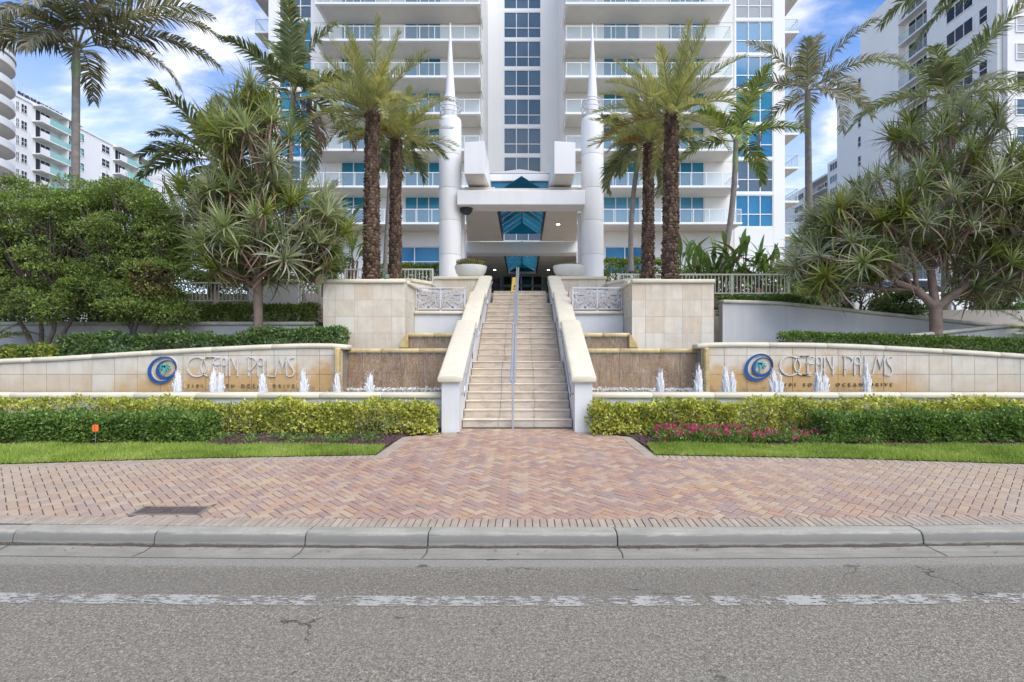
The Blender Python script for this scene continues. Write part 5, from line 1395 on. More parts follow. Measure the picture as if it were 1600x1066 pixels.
# lower right wing
Wx = 69.5; wy = 146.0
wg = thing('lower_apartment_wing', 'lower white apartment wing with open balconies between the main tower and the right tower', 'building', (Wx, wy, 0), rotz=math.radians(-90), local=True)
def wx_(px): return wy-850*Wx/(px-817)
zW = Z(256, 850*Wx/(1293-817))
MB().box(wx_(1293), 34, -.0, 14, 0, zW).build('wall', WSM, wg)
MB().box(wx_(1262), wx_(1293)-.001, 1.8, 14, 0, zW-2.6).build('recess_wall', WSM, wg)
MB().box(0, wx_(1262)-.001, 0, 14, 0, zW-2.2).build('wall', WSM, wg)
MB().box(wx_(1262), wx_(1293)-.002, -.4, 14, zW-2.599, zW-2.2).build('roof', WSM, wg)
for k in range(13):
    z0 = zW-2.6-FL*k
    if z0 < 3: break
    window(wg, wx_(1297), wx_(1313), z0+.3, z0+2.0, -.1, 4, .0, DGLASS if k == 0 else SLATE, .1, inset=0)
    zz0 = z0-2.7
    bl = MB().box(wx_(1262), wx_(1293)-.01, -.5, 1.79, zz0-.2, zz0).build('balcony', WSM, wg)
    m = MB().box(wx_(1262), wx_(1293)-.02, -.45, -.4, zz0+1.0, zz0+1.05)
    for i in range(24):
        x = wx_(1262)+(wx_(1293)-wx_(1262))*i/24; m.box(x, x+.06, -.45, -.4, zz0, zz0+1.0)
    m.build('railing', RAILW, bl)
    window(wg, wx_(1266), wx_(1288), zz0+.05, zz0+2.2, 1.69, 6, 0, DGLASS, .08, inset=0, name='sliding_window')
    window(wg, wx_(1242), wx_(1256), zz0+.5, zz0+2.0, -.1, 2, 0, DGLASS, .08, inset=0)

# a few chairs on the balconies
def balcony_chair(x, k, label):
    y, z = 44.1, ZK[k]+.0
    t = thing('balcony_chair', label, 'chair', (x, y, z), 'balcony chairs')
    MB().box(x-.28, x+.28, y-.28, y+.28, z+.38, z+.44).build('seat', DGLASS, t)
    MB().prism([(y+.22, z+.441), (y+.28, z+.441), (y+.42, z+.9), (y+.36, z+.9)], x-.28, x+.28, 'x').build('backrest', DGLASS, t)
    for a in (-.25, .25):
        for b in (-.25, .25): MB().box(x+a-.02, x+a+.02, y+b-.02, y+b+.02, z, z+.379).build('leg', GREYMET, t)
balcony_chair(X(517, 43.6), 1, 'low dark chair on the second balcony from the bottom, left of the date palms')
balcony_chair(X(1112, 43.6), 2, 'dark chair on the third balcony from the bottom, behind the bright green palm')
balcony_chair(X(660, 43.6), 5, 'dark chair on a high left balcony above the date palm fronds')
# ------------------------------------------------------------------ palms
def frond_arrays(rng, L, e0, droop, az, nl, ll, lw, base_a=38, tip_a=22, vee=.3, ldroop=.35, start=.16, twist=0., rr=.022, sway=0., nseg=16):
    """arched rachis and two rows of leaflets; returns V,F,mi (mi 1 = rachis)"""
    t = np.linspace(0, 1, nseg+1)
    e = e0-droop*t**1.35
    ds = L/nseg
    h = np.concatenate([[0], np.cumsum(np.cos((e[:-1]+e[1:])/2)*ds)]); z = np.concatenate([[0], np.cumsum(np.sin((e[:-1]+e[1:])/2)*ds)])
    azs = az+sway*t**1.5
    x = np.concatenate([[0], np.cumsum(np.diff(h)*np.cos(azs[1:]))]); y = np.concatenate([[0], np.cumsum(np.diff(h)*np.sin(azs[1:]))])
    C = np.stack([x, y, z], 1); T = unit(np.gradient(C, axis=0))
    S = unit(np.cross(T, np.array([0, 0, 1.0])+1e-3)); 
    if twist:
        N0 = np.cross(S, T); S = S*math.cos(twist)+N0*math.sin(twist)
    N = np.cross(S, T)
    V = []; F = []; MI = []
    # rachis: 4-sided tapered tube
    r = rr*(1-.85*t)[:, None]
    ringv = np.stack([C+S*r, C+N*r*.8, C-S*r, C-N*r*.8], 1).reshape(-1, 3)
    k = np.arange(nseg)[:, None]*4
    for q in range(4):
        a, b = q, (q+1) % 4
        F.append(np.concatenate([k+a, k+b, k+4+b], 1)); F.append(np.concatenate([k+a, k+4+b, k+4+a], 1))
    V.append(ringv); nf = sum(len(f) for f in F); MI.append(np.ones(nf, int)); base = len(ringv)
    tl = np.linspace(start, .985, nl); tl = np.concatenate([tl, tl])+rng.uniform(-.006, .006, 2*nl); sd_ = np.concatenate([np.ones(nl), -np.ones(nl)])
    def at(A): return np.stack([np.interp(tl, t, A[:, i]) for i in range(3)], 1)
    P = at(C); TT = unit(at(T)); SS = unit(at(S)); NN = unit(at(N))
    a = np.radians(base_a+(90-base_a)*0+ (tip_a-base_a)*tl+rng.normal(0, 6, 2*nl))
    prof = np.clip(tl*5.5, .35, 1)*(1-.62*np.clip((tl-.35)/.65, 0, 1)**1.6)
    ln = (ll*prof*rng.uniform(.85, 1.1, 2*nl))[:, None]
    D = unit(SS*(sd_*np.sin(a+.35))[:, None]+TT*np.cos(a+.35)[:, None]+NN*(vee+rng.normal(0, .12, 2*nl))[:, None])
    M1 = P+D*ln*.5; D2 = unit(D+np.array([0, 0, -1])*ldroop*(1+rng.normal(0, .3, 2*nl))[:, None]); M2 = M1+D2*ln*.5
    Wv = unit(np.cross(D, NN)+NN*rng.normal(0, .35, 2*nl)[:, None])*(lw*.5*(.5+.5*prof))[:, None]
    LV = np.stack([P-Wv*.6, P+Wv*.6, M1-Wv, M1+Wv, M2], 1).reshape(-1, 3)
    i = np.arange(2*nl)[:, None]*5+base
    LF = np.concatenate([i+np.array([[0, 1, 3]]), i+np.array([[0, 3, 2]]), i+np.array([[2, 3, 4]])], 1).reshape(-1, 3)
    V.append(LV); F.append(LF); MI.append(np.zeros(len(LF), int))
    return np.concatenate(V), np.concatenate(F), np.concatenate(MI)
def trunk_curve(base, top, bow=(0, 0), n=14):
    b, t = Vector(base), Vector(top)
    return [b.lerp(t, i/n)+Vector((bow[0], bow[1], 0))*math.sin(math.pi*i/n) for i in range(n+1)]
def palm(label, base, top, r0, r1, fr, seed, leaf, group, cat='palm tree', shaft=0, kind='smooth', bow=(0, 0), fk=None, name='palm_tree', dead=0, spear=True):
    """fr: list of (az, e0, droop, L) ; fk: frond keyword args"""
    rng = np.random.default_rng(seed)
    t = thing(name, label, cat, base, group)
    pts = trunk_curve(base, top, bow)
    n = len(pts)
    if kind == 'smooth':
        fine = trunk_curve(base, top, bow, 60); rad = []
        for i in range(61):
            u = i/60; rad.append((r0+(r1-r0)*u)*(1+.035*(i % 2))*(1.0+.35*max(0, .08-u)/.08))
        MB().tube(fine, rad, 12).build('trunk', BARK, t, smooth=60)
        if shaft:
            d = (Vector(top)-pts[-2]).normalized()
            MB().tube([Vector(top)-d*shaft, Vector(top)-d*shaft*.6, Vector(top)+d*.1], [r1*1.05, r1*1.25, r1*.6], 12).build('crownshaft', SHAFT, t, smooth=60)
    else:
        tk = MB().tube(pts, [r0*.88]+[r0*.82+(r1-r0)*.82*i/(n-1) for i in range(1, n)], 12).build('trunk', DBARK, t)
        H = (Vector(top)-Vector(base)).length; m = MB(); rows = int(H/.085)
        for j in range(rows):
            u = j/rows; p = pts[0].lerp(pts[-1], u)+Vector((bow[0], bow[1], 0))*math.sin(math.pi*u); R = (r0+(r1-r0)*u)*(1+.10*max(0, u-.9)/.1)*(1+.2*max(0, .06-u)/.06)
            for k in range(9):
                a = 2*math.pi*(k+.5*(j % 2))/9+rng.normal(0, .12); hw = .30*rng.uniform(.75, 1.1)
                o1 = R*1.05+rng.uniform(-.02, .035)
                q = lambda da, rad, dz: (p.x+rad*math.cos(a+da), p.y+rad*math.sin(a+da), p.z+dz)
                V = [q(-hw, R*.80, -.05), q(hw, R*.80, -.05), q(hw*.75, o1, .075+rng.uniform(-.02, .02)), q(-hw*.75, o1, .075+rng.uniform(-.02, .02)), q(0, R*.78, .15)]
                m.add(V, [(0, 1, 2, 3), (3, 2, 4), (1, 4, 2), (0, 3, 4)])
        m.build('leaf_bases', DBARK, tk, kind='stuff')
    fk = dict(fk or {})
    tops_ = Vector(top)
    for i, f in enumerate(fr):
        az, e0, dr, L = f[:4]; mat = f[4] if len(f) > 4 else leaf
        kw = dict(fk); kw.update(f[5] if len(f) > 5 else {})
        sc = L/fk.get('Lref', L); kw.pop('Lref', None)
        V, F, MI = frond_arrays(rng, L, e0, dr, az, kw.pop('nl', 46), kw.pop('ll', .5), kw.pop('lw', .035), **kw)
        st_ = np.array([math.cos(az), math.sin(az), 0])*r1*.5+np.array([0, 0, rng.uniform(-.12, .12)])
        o = np_mesh('frond', V+np.array(tops_)+st_, F, [mat, RACHIS], t, MI)
    return t
R_ = math.radians
def ring(rng, n, e_lo, e_hi, d_lo, d_hi, L, az0=0, jit=.25):
    out = []
    for i in range(n):
        u = i/(n-1) if n > 1 else 0
        az = az0+i*2.39996+rng.normal(0, jit)
        e = R_(e_hi+(e_lo-e_hi)*u+rng.normal(0, 4)); d = R_(d_lo+(d_hi-d_lo)*u+rng.normal(0, 6))
        out.append((az, e, d, L*rng.uniform(.85, 1.08)))
    return out
# date palms in the planters
DK = dict(nl=70, ll=.40, lw=.027, vee=.42, ldroop=.15, base_a=30, tip_a=8, start=.12, rr=.026)
def date(label, px, pyb, pyt, d, r0, r1, L, seed, orange=()):
    rng = np.random.default_rng(seed)
    b = (X(px, d), d, Z(pyb, d)-.15); tp = (X(px+2, d), d, Z(pyt, d))
    fr = ring(rng, 34, 2, 80, 18, 60, L)
    fr = [(*f, L_DATEO) if i in orange else f for i, f in enumerate(fr)]
    t = palm(label, b, tp, r0, r1, fr, seed, L_DATE, 'date palms by the stairs', kind='date', fk=DK, name='date_palm')
    return t
date('date palm with stout brown trunk standing in the left stone planter', 580, 443, 178, 15.75, .25, .19, 2.25, 31, (34,))
date('date palm with slimmer trunk behind, right of the nearer left date palm', 617, 440, 218, 18.5, .22, .175, 2.1, 32, (20, 33))
date('date palm with stout brown trunk in the right stone planter, tallest beside the stairs', 1047, 441, 180, 15.75, .25, .19, 2.25, 33, (30, 36))
date('date palm with orange-tipped fronds, left of the stout right date palm', 1012, 436, 226, 18.5, .22, .175, 2.1, 34, (29, 33, 37))
# smooth palms
CK = dict(nl=74, ll=.92, lw=.072, vee=.05, ldroop=.7, base_a=48, tip_a=15, start=.15, rr=.035)
def proj(az_px, d): return az_px
rng = np.random.default_rng(40)
fr = [(R_(a), R_(e), R_(dr), L, L_PALMW, dict(sway=sw, twist=tw)) for a, e, dr, L, sw, tw in (
    (8, 44, 84, 5.2, .0, .1), (2, 14, 82, 4.0, .1, 0), (14, 30, 78, 5.0, 0, .1), (20, 62, 92, 5.3, -.2, .2), (-25, 55, 95, 4.6, .2, 0), (178, 40, 78, 3.5, .1, 0), (172, 58, 90, 4.0, 0, 0),
    (190, 18, 62, 3.2, 0, 0), (200, 80, 80, 4.0, 0, 0), (-70, 40, 110, 3.6, 0, 0), (-100, 30, 112, 3.2, .1, 0), (-50, 64, 100, 4.4, .1, 0),
    (40, 80, 72, 4.6, 0, 0), (-85, 5, 80, 2.6, 0, 0), (120, 35, 100, 3.8, 0, 0))]
palm('tall slim palm with windswept fronds and thin grey trunk rising above the left shrub trees', (X(117, 19), 19, 3.0), (X(119, 19), 19, Z(78, 19)), .135, .115, fr, 40, L_PALMW, 'tall feather palms', shaft=1.0, fk=CK)
def feather(label, pxb, pyb, pxt, pyt, d, r0, r1, n, L, seed, leaf, shaft=.9, az0=0, e=(-12, 80), dr=(40, 95), bow=(0, 0), extra=(), kw=None):
    rng = np.random.default_rng(seed)
    fr = ring(rng, n, e[0], e[1], dr[0], dr[1], L, az0)+list(extra)
    k = dict(CK); k.update(kw or {})
    return palm(label, (X(pxb, d), d, Z(pyb, d) if pyb else 3.0), (X(pxt, d), d, Z(pyt, d)), r0, r1, fr, seed, leaf, 'tall feather palms', shaft=shaft, fk=k, bow=bow)
RK = dict(nl=62, ll=.80, lw=.078, vee=.22, ldroop=.55, base_a=45, tip_a=12)
feather('green feather palm with one brown hanging frond, behind the left pandanus', 440, None, 458, 150, 20, .13, .10, 12, 3.2, 41, L_PALM, az0=.6, kw=RK, extra=[(R_(-20), R_(-35), R_(62), 2.6, L_DEAD, dict(ldroop=1.4)), (R_(75), R_(84), R_(18), 3.3, L_PALM, dict(vee=.5, ldroop=.1))])
feather('smaller feather palm half hidden left of the left pandanus crown', 338, None, 334, 252, 19, .10, .08, 9, 2.7, 42, L_PALM, shaft=.7, az0=2.2, kw=RK, extra=[(R_(90), R_(86), R_(8), 2.4, L_PALM, dict(vee=.5, ldroop=.1)), (R_(180), R_(28), R_(60), 2.7), (R_(175), R_(8), R_(46), 2.9)])
feather('slender grey-trunked palm between the left date palms, its crown lost behind them', 601, 425, 612, 232, 21, .085, .075, 9, 2.0, 43, L_PALM, az0=.4, kw=RK)
feather('thin palm with drooping crown just left of the right date palms', 986, 424, 999, 236, 20.5, .10, .085, 8, 2.3, 44, L_PALM, az0=1.1, kw=RK, e=(-25, 62), dr=(60, 100), bow=(-.12, 0))
feather('bright green palm with thin curved trunk standing in the broad-leaved plants', 1128, 425, 1150, 218, 23, .135, .10, 9, 2.9, 45, L_BPALM, shaft=1.4, az0=.3, kw=dict(RK, ll=.8, lw=.07), e=(0, 78), dr=(40, 85), bow=(.14, 0))
feather('tall feather palm with pale straight trunk between the main tower and the right tower', 1264, 352, 1262, 142, 24.5, .155, .12, 13, 3.5, 46, L_PALMW, shaft=1.3, az0=.9, kw=dict(RK, ll=.85, lw=.06), e=(-12, 76), dr=(42, 80))
feather('dark green feather palm rising behind the right pandanus crown', 1478, None, 1480, 155, 20, .16, .13, 13, 3.4, 47, L_PALM, az0=.2, kw=dict(RK, ll=.85, lw=.06), e=(-8, 72), dr=(42, 85))
rng = np.random.default_rng(48)
fr = [(R_(a), R_(e-16), R_(dr-8), L*1.0) for a, e, dr, L in ((182, 20, 70, 3.9), (196, 34, 92, 4.2), (215, 42, 105, 4.0), (240, 40, 115, 3.8), (270, 35, 118, 3.6), (300, 38, 112, 3.8), (330, 35, 100, 4.0), (0, 28, 85, 4.0), (170, 5, 62, 3.6), (225, 5, 78, 3.2), (285, 5, 82, 3.0), (315, 8, 80, 3.2), (90, 60, 80, 3.8), (130, 50, 90, 3.8), (45, 55, 90, 3.8), (250, 66, 110, 3.8), (350, 8, 68, 3.6), (205, 62, 100, 4.2))]
palm('palm whose crown hangs down into the top right corner above the white tower', (X(1700, 13), 13, 2.2), (X(1640, 13), 13, Z(-70, 13)), .15, .13, fr, 48, L_PALM, 'tall feather palms', shaft=1.0, fk=dict(CK, ll=.7))
# small feather clumps at the picture's edges
def clump(label, cx, cy, z, n, L, leaf, seed, ll=.35, e=(10, 80), nl=30, group=None, name='fountain_palm_shrub', cat='plant', lw=.03):
    rng = np.random.default_rng(seed)
    t = thing(name, label, cat, (cx, cy, z), group)
    m = MB()
    for k in range(4): m.tube([(cx+rng.normal(0, .08), cy+rng.normal(0, .08), z-.1), (cx+rng.normal(0, .12), cy+rng.normal(0, .1), z+L*.35)], [.035, .02], 6)
    m.build('stems', BARK, t, kind='stuff')
    for i, (az, e0, dr, l) in enumerate(ring(rng, n, e[0], e[1], 50, 100, L)):
        V, F, MI = frond_arrays(rng, l, e0, dr, az, nl, ll, lw, vee=.15, ldroop=.5, rr=.014, start=.25)
        np_mesh('frond', V+np.array([cx, cy, z+L*.25]), F, [leaf, RACHIS], t, MI)
    return t
clump('yellow-green feathery palm shrub at the left edge above the stone wall', X(-22, 14.4), 14.4, 1.9, 15, 1.5, L_BPALM, 60)
clump('yellow-green feathery palm shrub at the right edge beside the grey wall', X(1632, 14.4), 14.4, 1.9, 13, 1.5, L_BPALM, 61)
clump('pale feathery palm frond clump at the far left edge behind the shrub trees', X(-25, 17), 17, 5.6, 9, 1.5, L_BPALM, 62)
clump('yellow-green bushy palm beside the picket railing, left of the right pandanus', X(1252, 19.5), 19.5, 3.6, 14, 1.5, L_BPALM, 63, ll=.3)
# ------------------------------------------------------------------ pandanus trees
def rosette_mesh(name, rng, n, L, w, mat):
    V = []; F = []; b = 0; MI_ = []
    for i in range(n):
        u = i/(n-1); az = i*2.39996+rng.normal(0, .12); dead = u > .8 and rng.uniform() < .4; e0 = R_(86-92*u**.9+rng.normal(0, 6)); dr = R_(8+34*u+rng.normal(0, 7)+(70 if rng.uniform() < .16 else 0))
        if dead: e0 -= R_(45); dr = R_(40)
        MI_ += [1 if dead else 0]*20
        l = L*rng.uniform(.8, 1.1)*(.7+.3*min(1, u*3)); ns = 5; t = np.linspace(0, 1, ns+1); e = e0-dr*t**1.6
        h = np.concatenate([[0], np.cumsum(np.cos(e[1:])*l/ns)])+.02; z = np.concatenate([[0], np.cumsum(np.sin(e[1:])*l/ns)])+(1-u)*.12
        ca, sa = math.cos(az), math.sin(az); ww = w*.5*np.array([.8, 1, .9, .72, .45, .04])*rng.uniform(.85, 1.1)
        C = np.stack([h*ca, h*sa, z], 1); S = np.array([-sa, ca, 0]); N = np.stack([-np.sin(e)*ca, -np.sin(e)*sa, np.cos(e)], 1)
        R3 = np.stack([C+S*ww[:, None]+N*ww[:, None]*.45, C, C-S*ww[:, None]+N*ww[:, None]*.45], 1).reshape(-1, 3)
        V.append(R3)
        for k in range(ns):
            for q in (0, 1):
                a = b+k*3+q; F += [(a, a+1, a+4), (a, a+4, a+3)]
        b += len(R3)
    V = np.concatenate(V); F = np.array(F)
    o = np_mesh(name, V, F, [mat, L_DEAD], mi=MI_); me = o.data; bpy.data.objects.remove(o)
    return me
rng = np.random.default_rng(70)
ROS = {}
for key, mat in (('g', L_PAND), ('s', L_PANDG), ('y', L_PANDY)):
    ROS[key] = [rosette_mesh('leaf_rosette', rng, 44, .74, .044 if key != 's' else .038, mat) for _ in range(4)]
    ROS[key+'big'] = [rosette_mesh('leaf_rosette', rng, 54, .90, .05, mat) for _ in range(3)]
def pandanus(label, base, fork, hull, n, seed, limbs, scale=1.0, keys='ggssy', trunk_r=.13, big=.0, forks=None, gap=.29):
    """hull: list of (cx,cy,cz,rx,ry,rz) ellipsoids in world space that the rosette tips fill"""
    rng = np.random.default_rng(seed)
    t = thing('pandanus_tree', label, 'tree', base, 'pandanus trees')
    base, fork = Vector(base), Vector(fork)
    tr = MB().tube([base-Vector((0, 0, .3)), base, base.lerp(fork, .5)+Vector((.01, 0, 0)), fork], [trunk_r*1.2, trunk_r*1.1, trunk_r*.95, trunk_r], 12).build('trunk', PBARK, t, smooth=60)
    tips = []; vol = np.array([h[3]*h[5] for h in hull]); pr = vol/vol.sum(); tries = 0
    while len(tips) < n and tries < n*80:
        tries += 1
        h = hull[rng.choice(len(hull), p=pr)]
        d = unit(rng.normal(size=3)); r = rng.uniform(.35, 1)**.5
        p = np.array(h[:3])+d*r*np.array(h[3:])
        if all(np.linalg.norm(p-q[0]) > gap*scale for q in tips): tips.append((p, d))
    P = np.array([q[0] for q in tips])
    # limbs: cluster the tips round seeds and join through an inner node
    ctr = np.array([np.mean([h[0] for h in hull]), np.mean([h[1] for h in hull]), np.mean([h[2] for h in hull])])
    nodes = []
    seeds = P[rng.choice(len(P), limbs, replace=False)]
    for _ in range(4):
        own = np.argmin(((P[:, None]-seeds[None])**2).sum(-1), 1)
        seeds = np.array([P[own == k].mean(0) if (own == k).any() else seeds[k] for k in range(limbs)])
    FK = [Vector(f) for f in (forks or [tuple(fork)])]
    for f in FK:
        if (f-fork).length > .05: MB().tube([fork-Vector((0, 0, .08)), fork.lerp(f, .5)+Vector((0, 0, -.04)), f], [trunk_r*.8, trunk_r*.68, trunk_r*.62], 10).build('limb', PBARK, t, smooth=60)
    for k in range(limbs):
        mine = P[own == k]
        if not len(mine): continue
        c = Vector(seeds[k]); f = min(FK, key=lambda q: (q-c).length)
        node = f.lerp(c, .72)+Vector((0, 0, -.12)); mid = f.lerp(node, .5)+Vector((rng.normal(0, .08), rng.normal(0, .08), -.1))
        m = MB().tube([f, mid, node], [trunk_r*.42, trunk_r*.35, trunk_r*.28], 8)
        for p in mine:
            p = Vector(p); mm = node.lerp(p, .55)+Vector((rng.normal(0, .05), rng.normal(0, .05), -.06))
            m.tube([node, mm, p], [trunk_r*.30, trunk_r*.24, trunk_r*.2], 6)
        m.build('limb', PBARK, t, smooth=60)
    for p, d in tips:
        rel = unit((p-np.array(fork))*np.array([1, 1, .9])); up = Vector(unit(rel*.75+np.array([0, 0, .55])+rng.normal(0, .2, 3)))
        key = keys[rng.integers(len(keys))]+('big' if rng.uniform() < big else '')
        o = put('leaf_rosette', ROS[key][rng.integers(len(ROS[key]))], t)
        s_ = scale*rng.uniform(.82, 1.15)
        o.matrix_local = Matrix.Translation(Vector(p)-OFF[t.name]) @ up.to_track_quat('Z', 'Y').to_matrix().to_4x4() @ Matrix.Rotation(rng.uniform(0, 6.28), 4, 'Z') @ Matrix.Scale(s_, 4)
    return t
def el(px, py, rx, rz, d, ry): return (X(px, d), d, Z(py, d), rx*d/FPX, ry, rz*d/FPX)
d = 14.6
pandanus('pandanus tree with single pale trunk and spiky leaf tufts behind the left stone wall', (X(403, d), d, 1.9), (X(403, d), d, Z(430, d)),
         [el(408, 345, 118, 62, d, 1.5), el(395, 245, 70, 82, d, 1.1), el(330, 335, 42, 50, d, .9), el(492, 372, 50, 50, d, .9), el(402, 185, 34, 50, d, .6), el(405, 405, 112, 34, d, 1.1)], 128, 71, 15, .98, 'gggsyy', .12, .5)
d = 14.75
fk = Vector((X(1462, d), d, Z(478, d)))
pandanus('broad grey-green pandanus with forked trunk filling the right side behind the hedge', (X(1462, d), d, 1.95), tuple(fk),
         [el(1445, 335, 150, 72, d, 1.8), el(1340, 365, 78, 55, d, 1.3), el(1480, 245, 95, 70, d, 1.3), el(1570, 370, 80, 85, d, 1.3), el(1340, 420, 105, 40, d, 1.3), el(1640, 320, 80, 100, d, 1.4), el(1560, 440, 80, 40, d, 1.2)], 290, 72, 24, .95, 'sssggyy', .155, .2,
         [(X(1428, d), d-.1, Z(452, d)), (X(1520, d), d-.1, Z(436, d)), (X(1462, d)+.05, d+.25, Z(420, d))], gap=.27)
# ------------------------------------------------------------------ shrub trees on the left
def shrubtree(label, base, stems, blobs, nleaf, seed, mat=L_TREE, group='dense shrub trees', rust=None, L=.075, name='shrub_tree'):
    rng = np.random.default_rng(seed)
    t = thing(name, label, 'tree', base, group)
    base = Vector(base); ends = []
    for i, (dx, dy, h) in enumerate(stems):
        top = base+Vector((dx, dy, h)); mid = base.lerp(top, .5)+Vector((rng.normal(0, .08), rng.normal(0, .05), 0))
        MB().tube([base+Vector((dx*.06, 0, -.2)), base.lerp(mid, .5)+Vector((rng.normal(0, .03), 0, 0)), mid, top], [.085, .07, .055, .04], 8).build('trunk', BARKD, t, smooth=60)
        ends.append(top)
    B = []
    for (cx, cy, cz, rx, ry, rz, nsub) in blobs:
        for k in range(nsub):
            dd = unit(rng.normal(size=3)); r = rng.uniform(.25, 1)**.45
            B.append((np.array([cx, cy, cz])+dd*r*np.array([rx, ry, rz])*.88, rng.uniform(.22, .42), dd))
    m = MB()
    for c, r, dd in B:
        e = min(ends, key=lambda q: (q-Vector(c)).length); c = Vector(c)
        if rng.uniform() < .75:
            m.tube([e, e.lerp(c, .5)+Vector((rng.normal(0, .12), rng.normal(0, .1), rng.normal(0, .08))), c], [.026, .017, .008], 5, False)
            for q in range(3): m.tube([e.lerp(c, .7), c+Vector(rng.normal(0, .22, 3))], [.012, .005], 4, False)
    m.build('branches', BARKD, t)
    per = nleaf//len(B); P = []; O = []
    for c, r, dd in B:
        d = unit(rng.normal(size=(per, 3))); d[:, 2] = np.where(rng.uniform(0, 1, per) < .6, np.abs(d[:, 2]), d[:, 2])
        rad = r*rng.uniform(.3, 1, per)**.6
        P.append(c+d*rad[:, None]*np.array([1.25, 1.1, .75])); O.append(d+dd*.4)
    P = np.concatenate(P); O = unit(np.concatenate(O))
    V, F = leaf_arrays(P, L, L*.5, rng, O, .7, .25)
    mi = None; mats = [mat]
    if rust is not None:
        mats = [mat, L_RUST]; g = np.linalg.norm((P-np.array(rust[:3]))/np.array(rust[3:]), axis=1) < 1
        g &= rng.uniform(0, 1, len(P)) < .5; mi = np.repeat(g.astype(int), 2)
    np_mesh('foliage', V, F, mats, t, mi, kind='stuff')
    return t
d = 14.7
def bl(px, py, rx, rz, d, ry, n): return (X(px, d), d, Z(py, d), rx*d/FPX, ry, rz*d/FPX, n)
shrubtree('dense green shrub tree with leaning dark stems at the left edge behind the stone wall', (X(62, d), d, 1.9), [(-.9, .1, 1.5), (-.25, .2, 1.7), (.45, 0, 1.7), (1.0, .1, 1.5)],
          [bl(40, 345, 112, 66, d, 1.3, 95), bl(60, 420, 108, 62, d, 1.2, 85), bl(-40, 390, 70, 95, d, 1.2, 45), bl(130, 335, 60, 54, d, 1.1, 36), bl(80, 472, 100, 32, d, 1.0, 40)], 70000, 81)
shrubtree('dense shrub tree with a reddish dry patch, left of the left pandanus', (X(212, d), d, 1.95), [(-.6, .1, 1.6), (-.15, .2, 1.8), (.3, -.1, 1.6), (.75, .1, 1.3)],
          [bl(195, 345, 92, 66, d, 1.2, 85), bl(205, 420, 88, 60, d, 1.1, 75), bl(228, 478, 80, 30, d, 1.0, 42), bl(262, 385, 40, 70, d, .8, 26)], 62000, 82,
          rust=(X(258, d), d-.6, Z(445, d), .5, .9, .42))
# dark low shrubs in the left bed and hedges on the terraces
hedge('low_shrubs', 'low dark leafy shrubs along the top of the left stone wall under the shrub trees', 'shrubs', X(95, 14.1), X(388, 14.1), 13.95, 14.75, 1.88, Z(524, 14.0), 7500, .10, .055, L_DRK, 21, 'dark shrubs', amp=.09)
hedge('low_shrubs', 'dark glossy low hedge between the left pandanus trunk and the left stone planter', 'shrubs', X(392, 14.1), X(534, 14.1), 13.95, 14.7, 1.88, Z(514, 14.0), 6000, .09, .05, L_DRK, 22, 'dark shrubs', amp=.05)
hedge('low_shrubs', 'pale yellowish low shrub at the left end of the stone wall', 'shrubs', X(-20, 14.1), X(92, 14.1), 13.95, 14.6, 1.85, Z(543, 14.0), 2600, .09, .05, L_VARG, 23, 'dark shrubs', amp=.08)
hedge('clipped_hedge', 'long clipped green hedge along the top of the right stone wall', 'hedge', X(1222, 14.2), X(1720, 14.2), 13.95, 14.55, 1.9, Z(520.5, 14.0), 19000, .075, .042, L_GRN, 24, 'clipped hedges', amp=.025, shell=.08, zfun=lambda x: -np.clip((x-7.2), 0, 9)*.03)
hedge('clipped_hedge', 'clipped hedge on the grey wall behind the left pandanus trunk', 'hedge', X(200, 16.3), X(496, 16.3), 16.0, 16.6, 2.95, Z(476, 16.0), 9500, .085, .05, L_VARG, 25, 'clipped hedges', amp=.04)
hedge('clipped_hedge', 'shaded dark hedge on the grey wall behind the shrub trees', 'hedge', X(-120, 16.3), X(196, 16.3), 16.0, 16.6, 2.95, Z(476, 16.0), 8000, .09, .05, L_DRK, 26, 'clipped hedges', amp=.05)
hedge('clipped_hedge', 'small clipped hedge on the right grey wall below the picket railing', 'hedge', X(1128, 16.5), X(1272, 16.5), 16.1, 17.0, 3.3, Z(461.5, 16.1), 6500, .075, .042, L_GRN, 27, 'clipped hedges', amp=.025, zfun=lambda x: -np.clip((x-8.0), 0, 9)*.25)
hedge('background_hedge', 'tall dark hedge behind the white picket railing left of the white pillar', 'hedge', X(170, 23), X(500, 23), 22.6, 23.6, 3.0, Z(428, 22.6), 9000, .13, .08, L_DRK, 36, 'background hedges', amp=.12)
hedge('background_hedge', 'tall dark hedge behind the long picket railing and broad-leaved plants', 'hedge', X(1060, 24), X(1250, 24), 23.6, 24.4, 3.5, Z(425, 23.6), 6000, .13, .08, L_DRK, 37, 'background hedges', amp=.12)
hedge('garden_hedge', 'variegated hedge under the ground floor window right of the right column', 'hedge', X(945, 27), X(1062, 27), 26.8, 27.6, 5.2, Z(404, 26.8), 5000, .13, .08, L_VARG, 28, 'garden hedges', amp=.06)
hedge('garden_hedge', 'variegated hedge under the ground floor window left of the left column', 'hedge', X(588, 27), X(688, 27), 26.8, 27.6, 5.2, Z(413, 26.8), 5000, .13, .08, L_VARG, 29, 'garden hedges', amp=.06)
MB().box(X(580, 27), X(695, 27), 26.7, 27.8, 3.6, 5.25).build('planting_bank', TPAVE, kind='structure')
MB().box(X(940, 27), X(1075, 27), 26.7, 27.8, 3.5, 5.25).build('planting_bank', TPAVE, kind='structure')
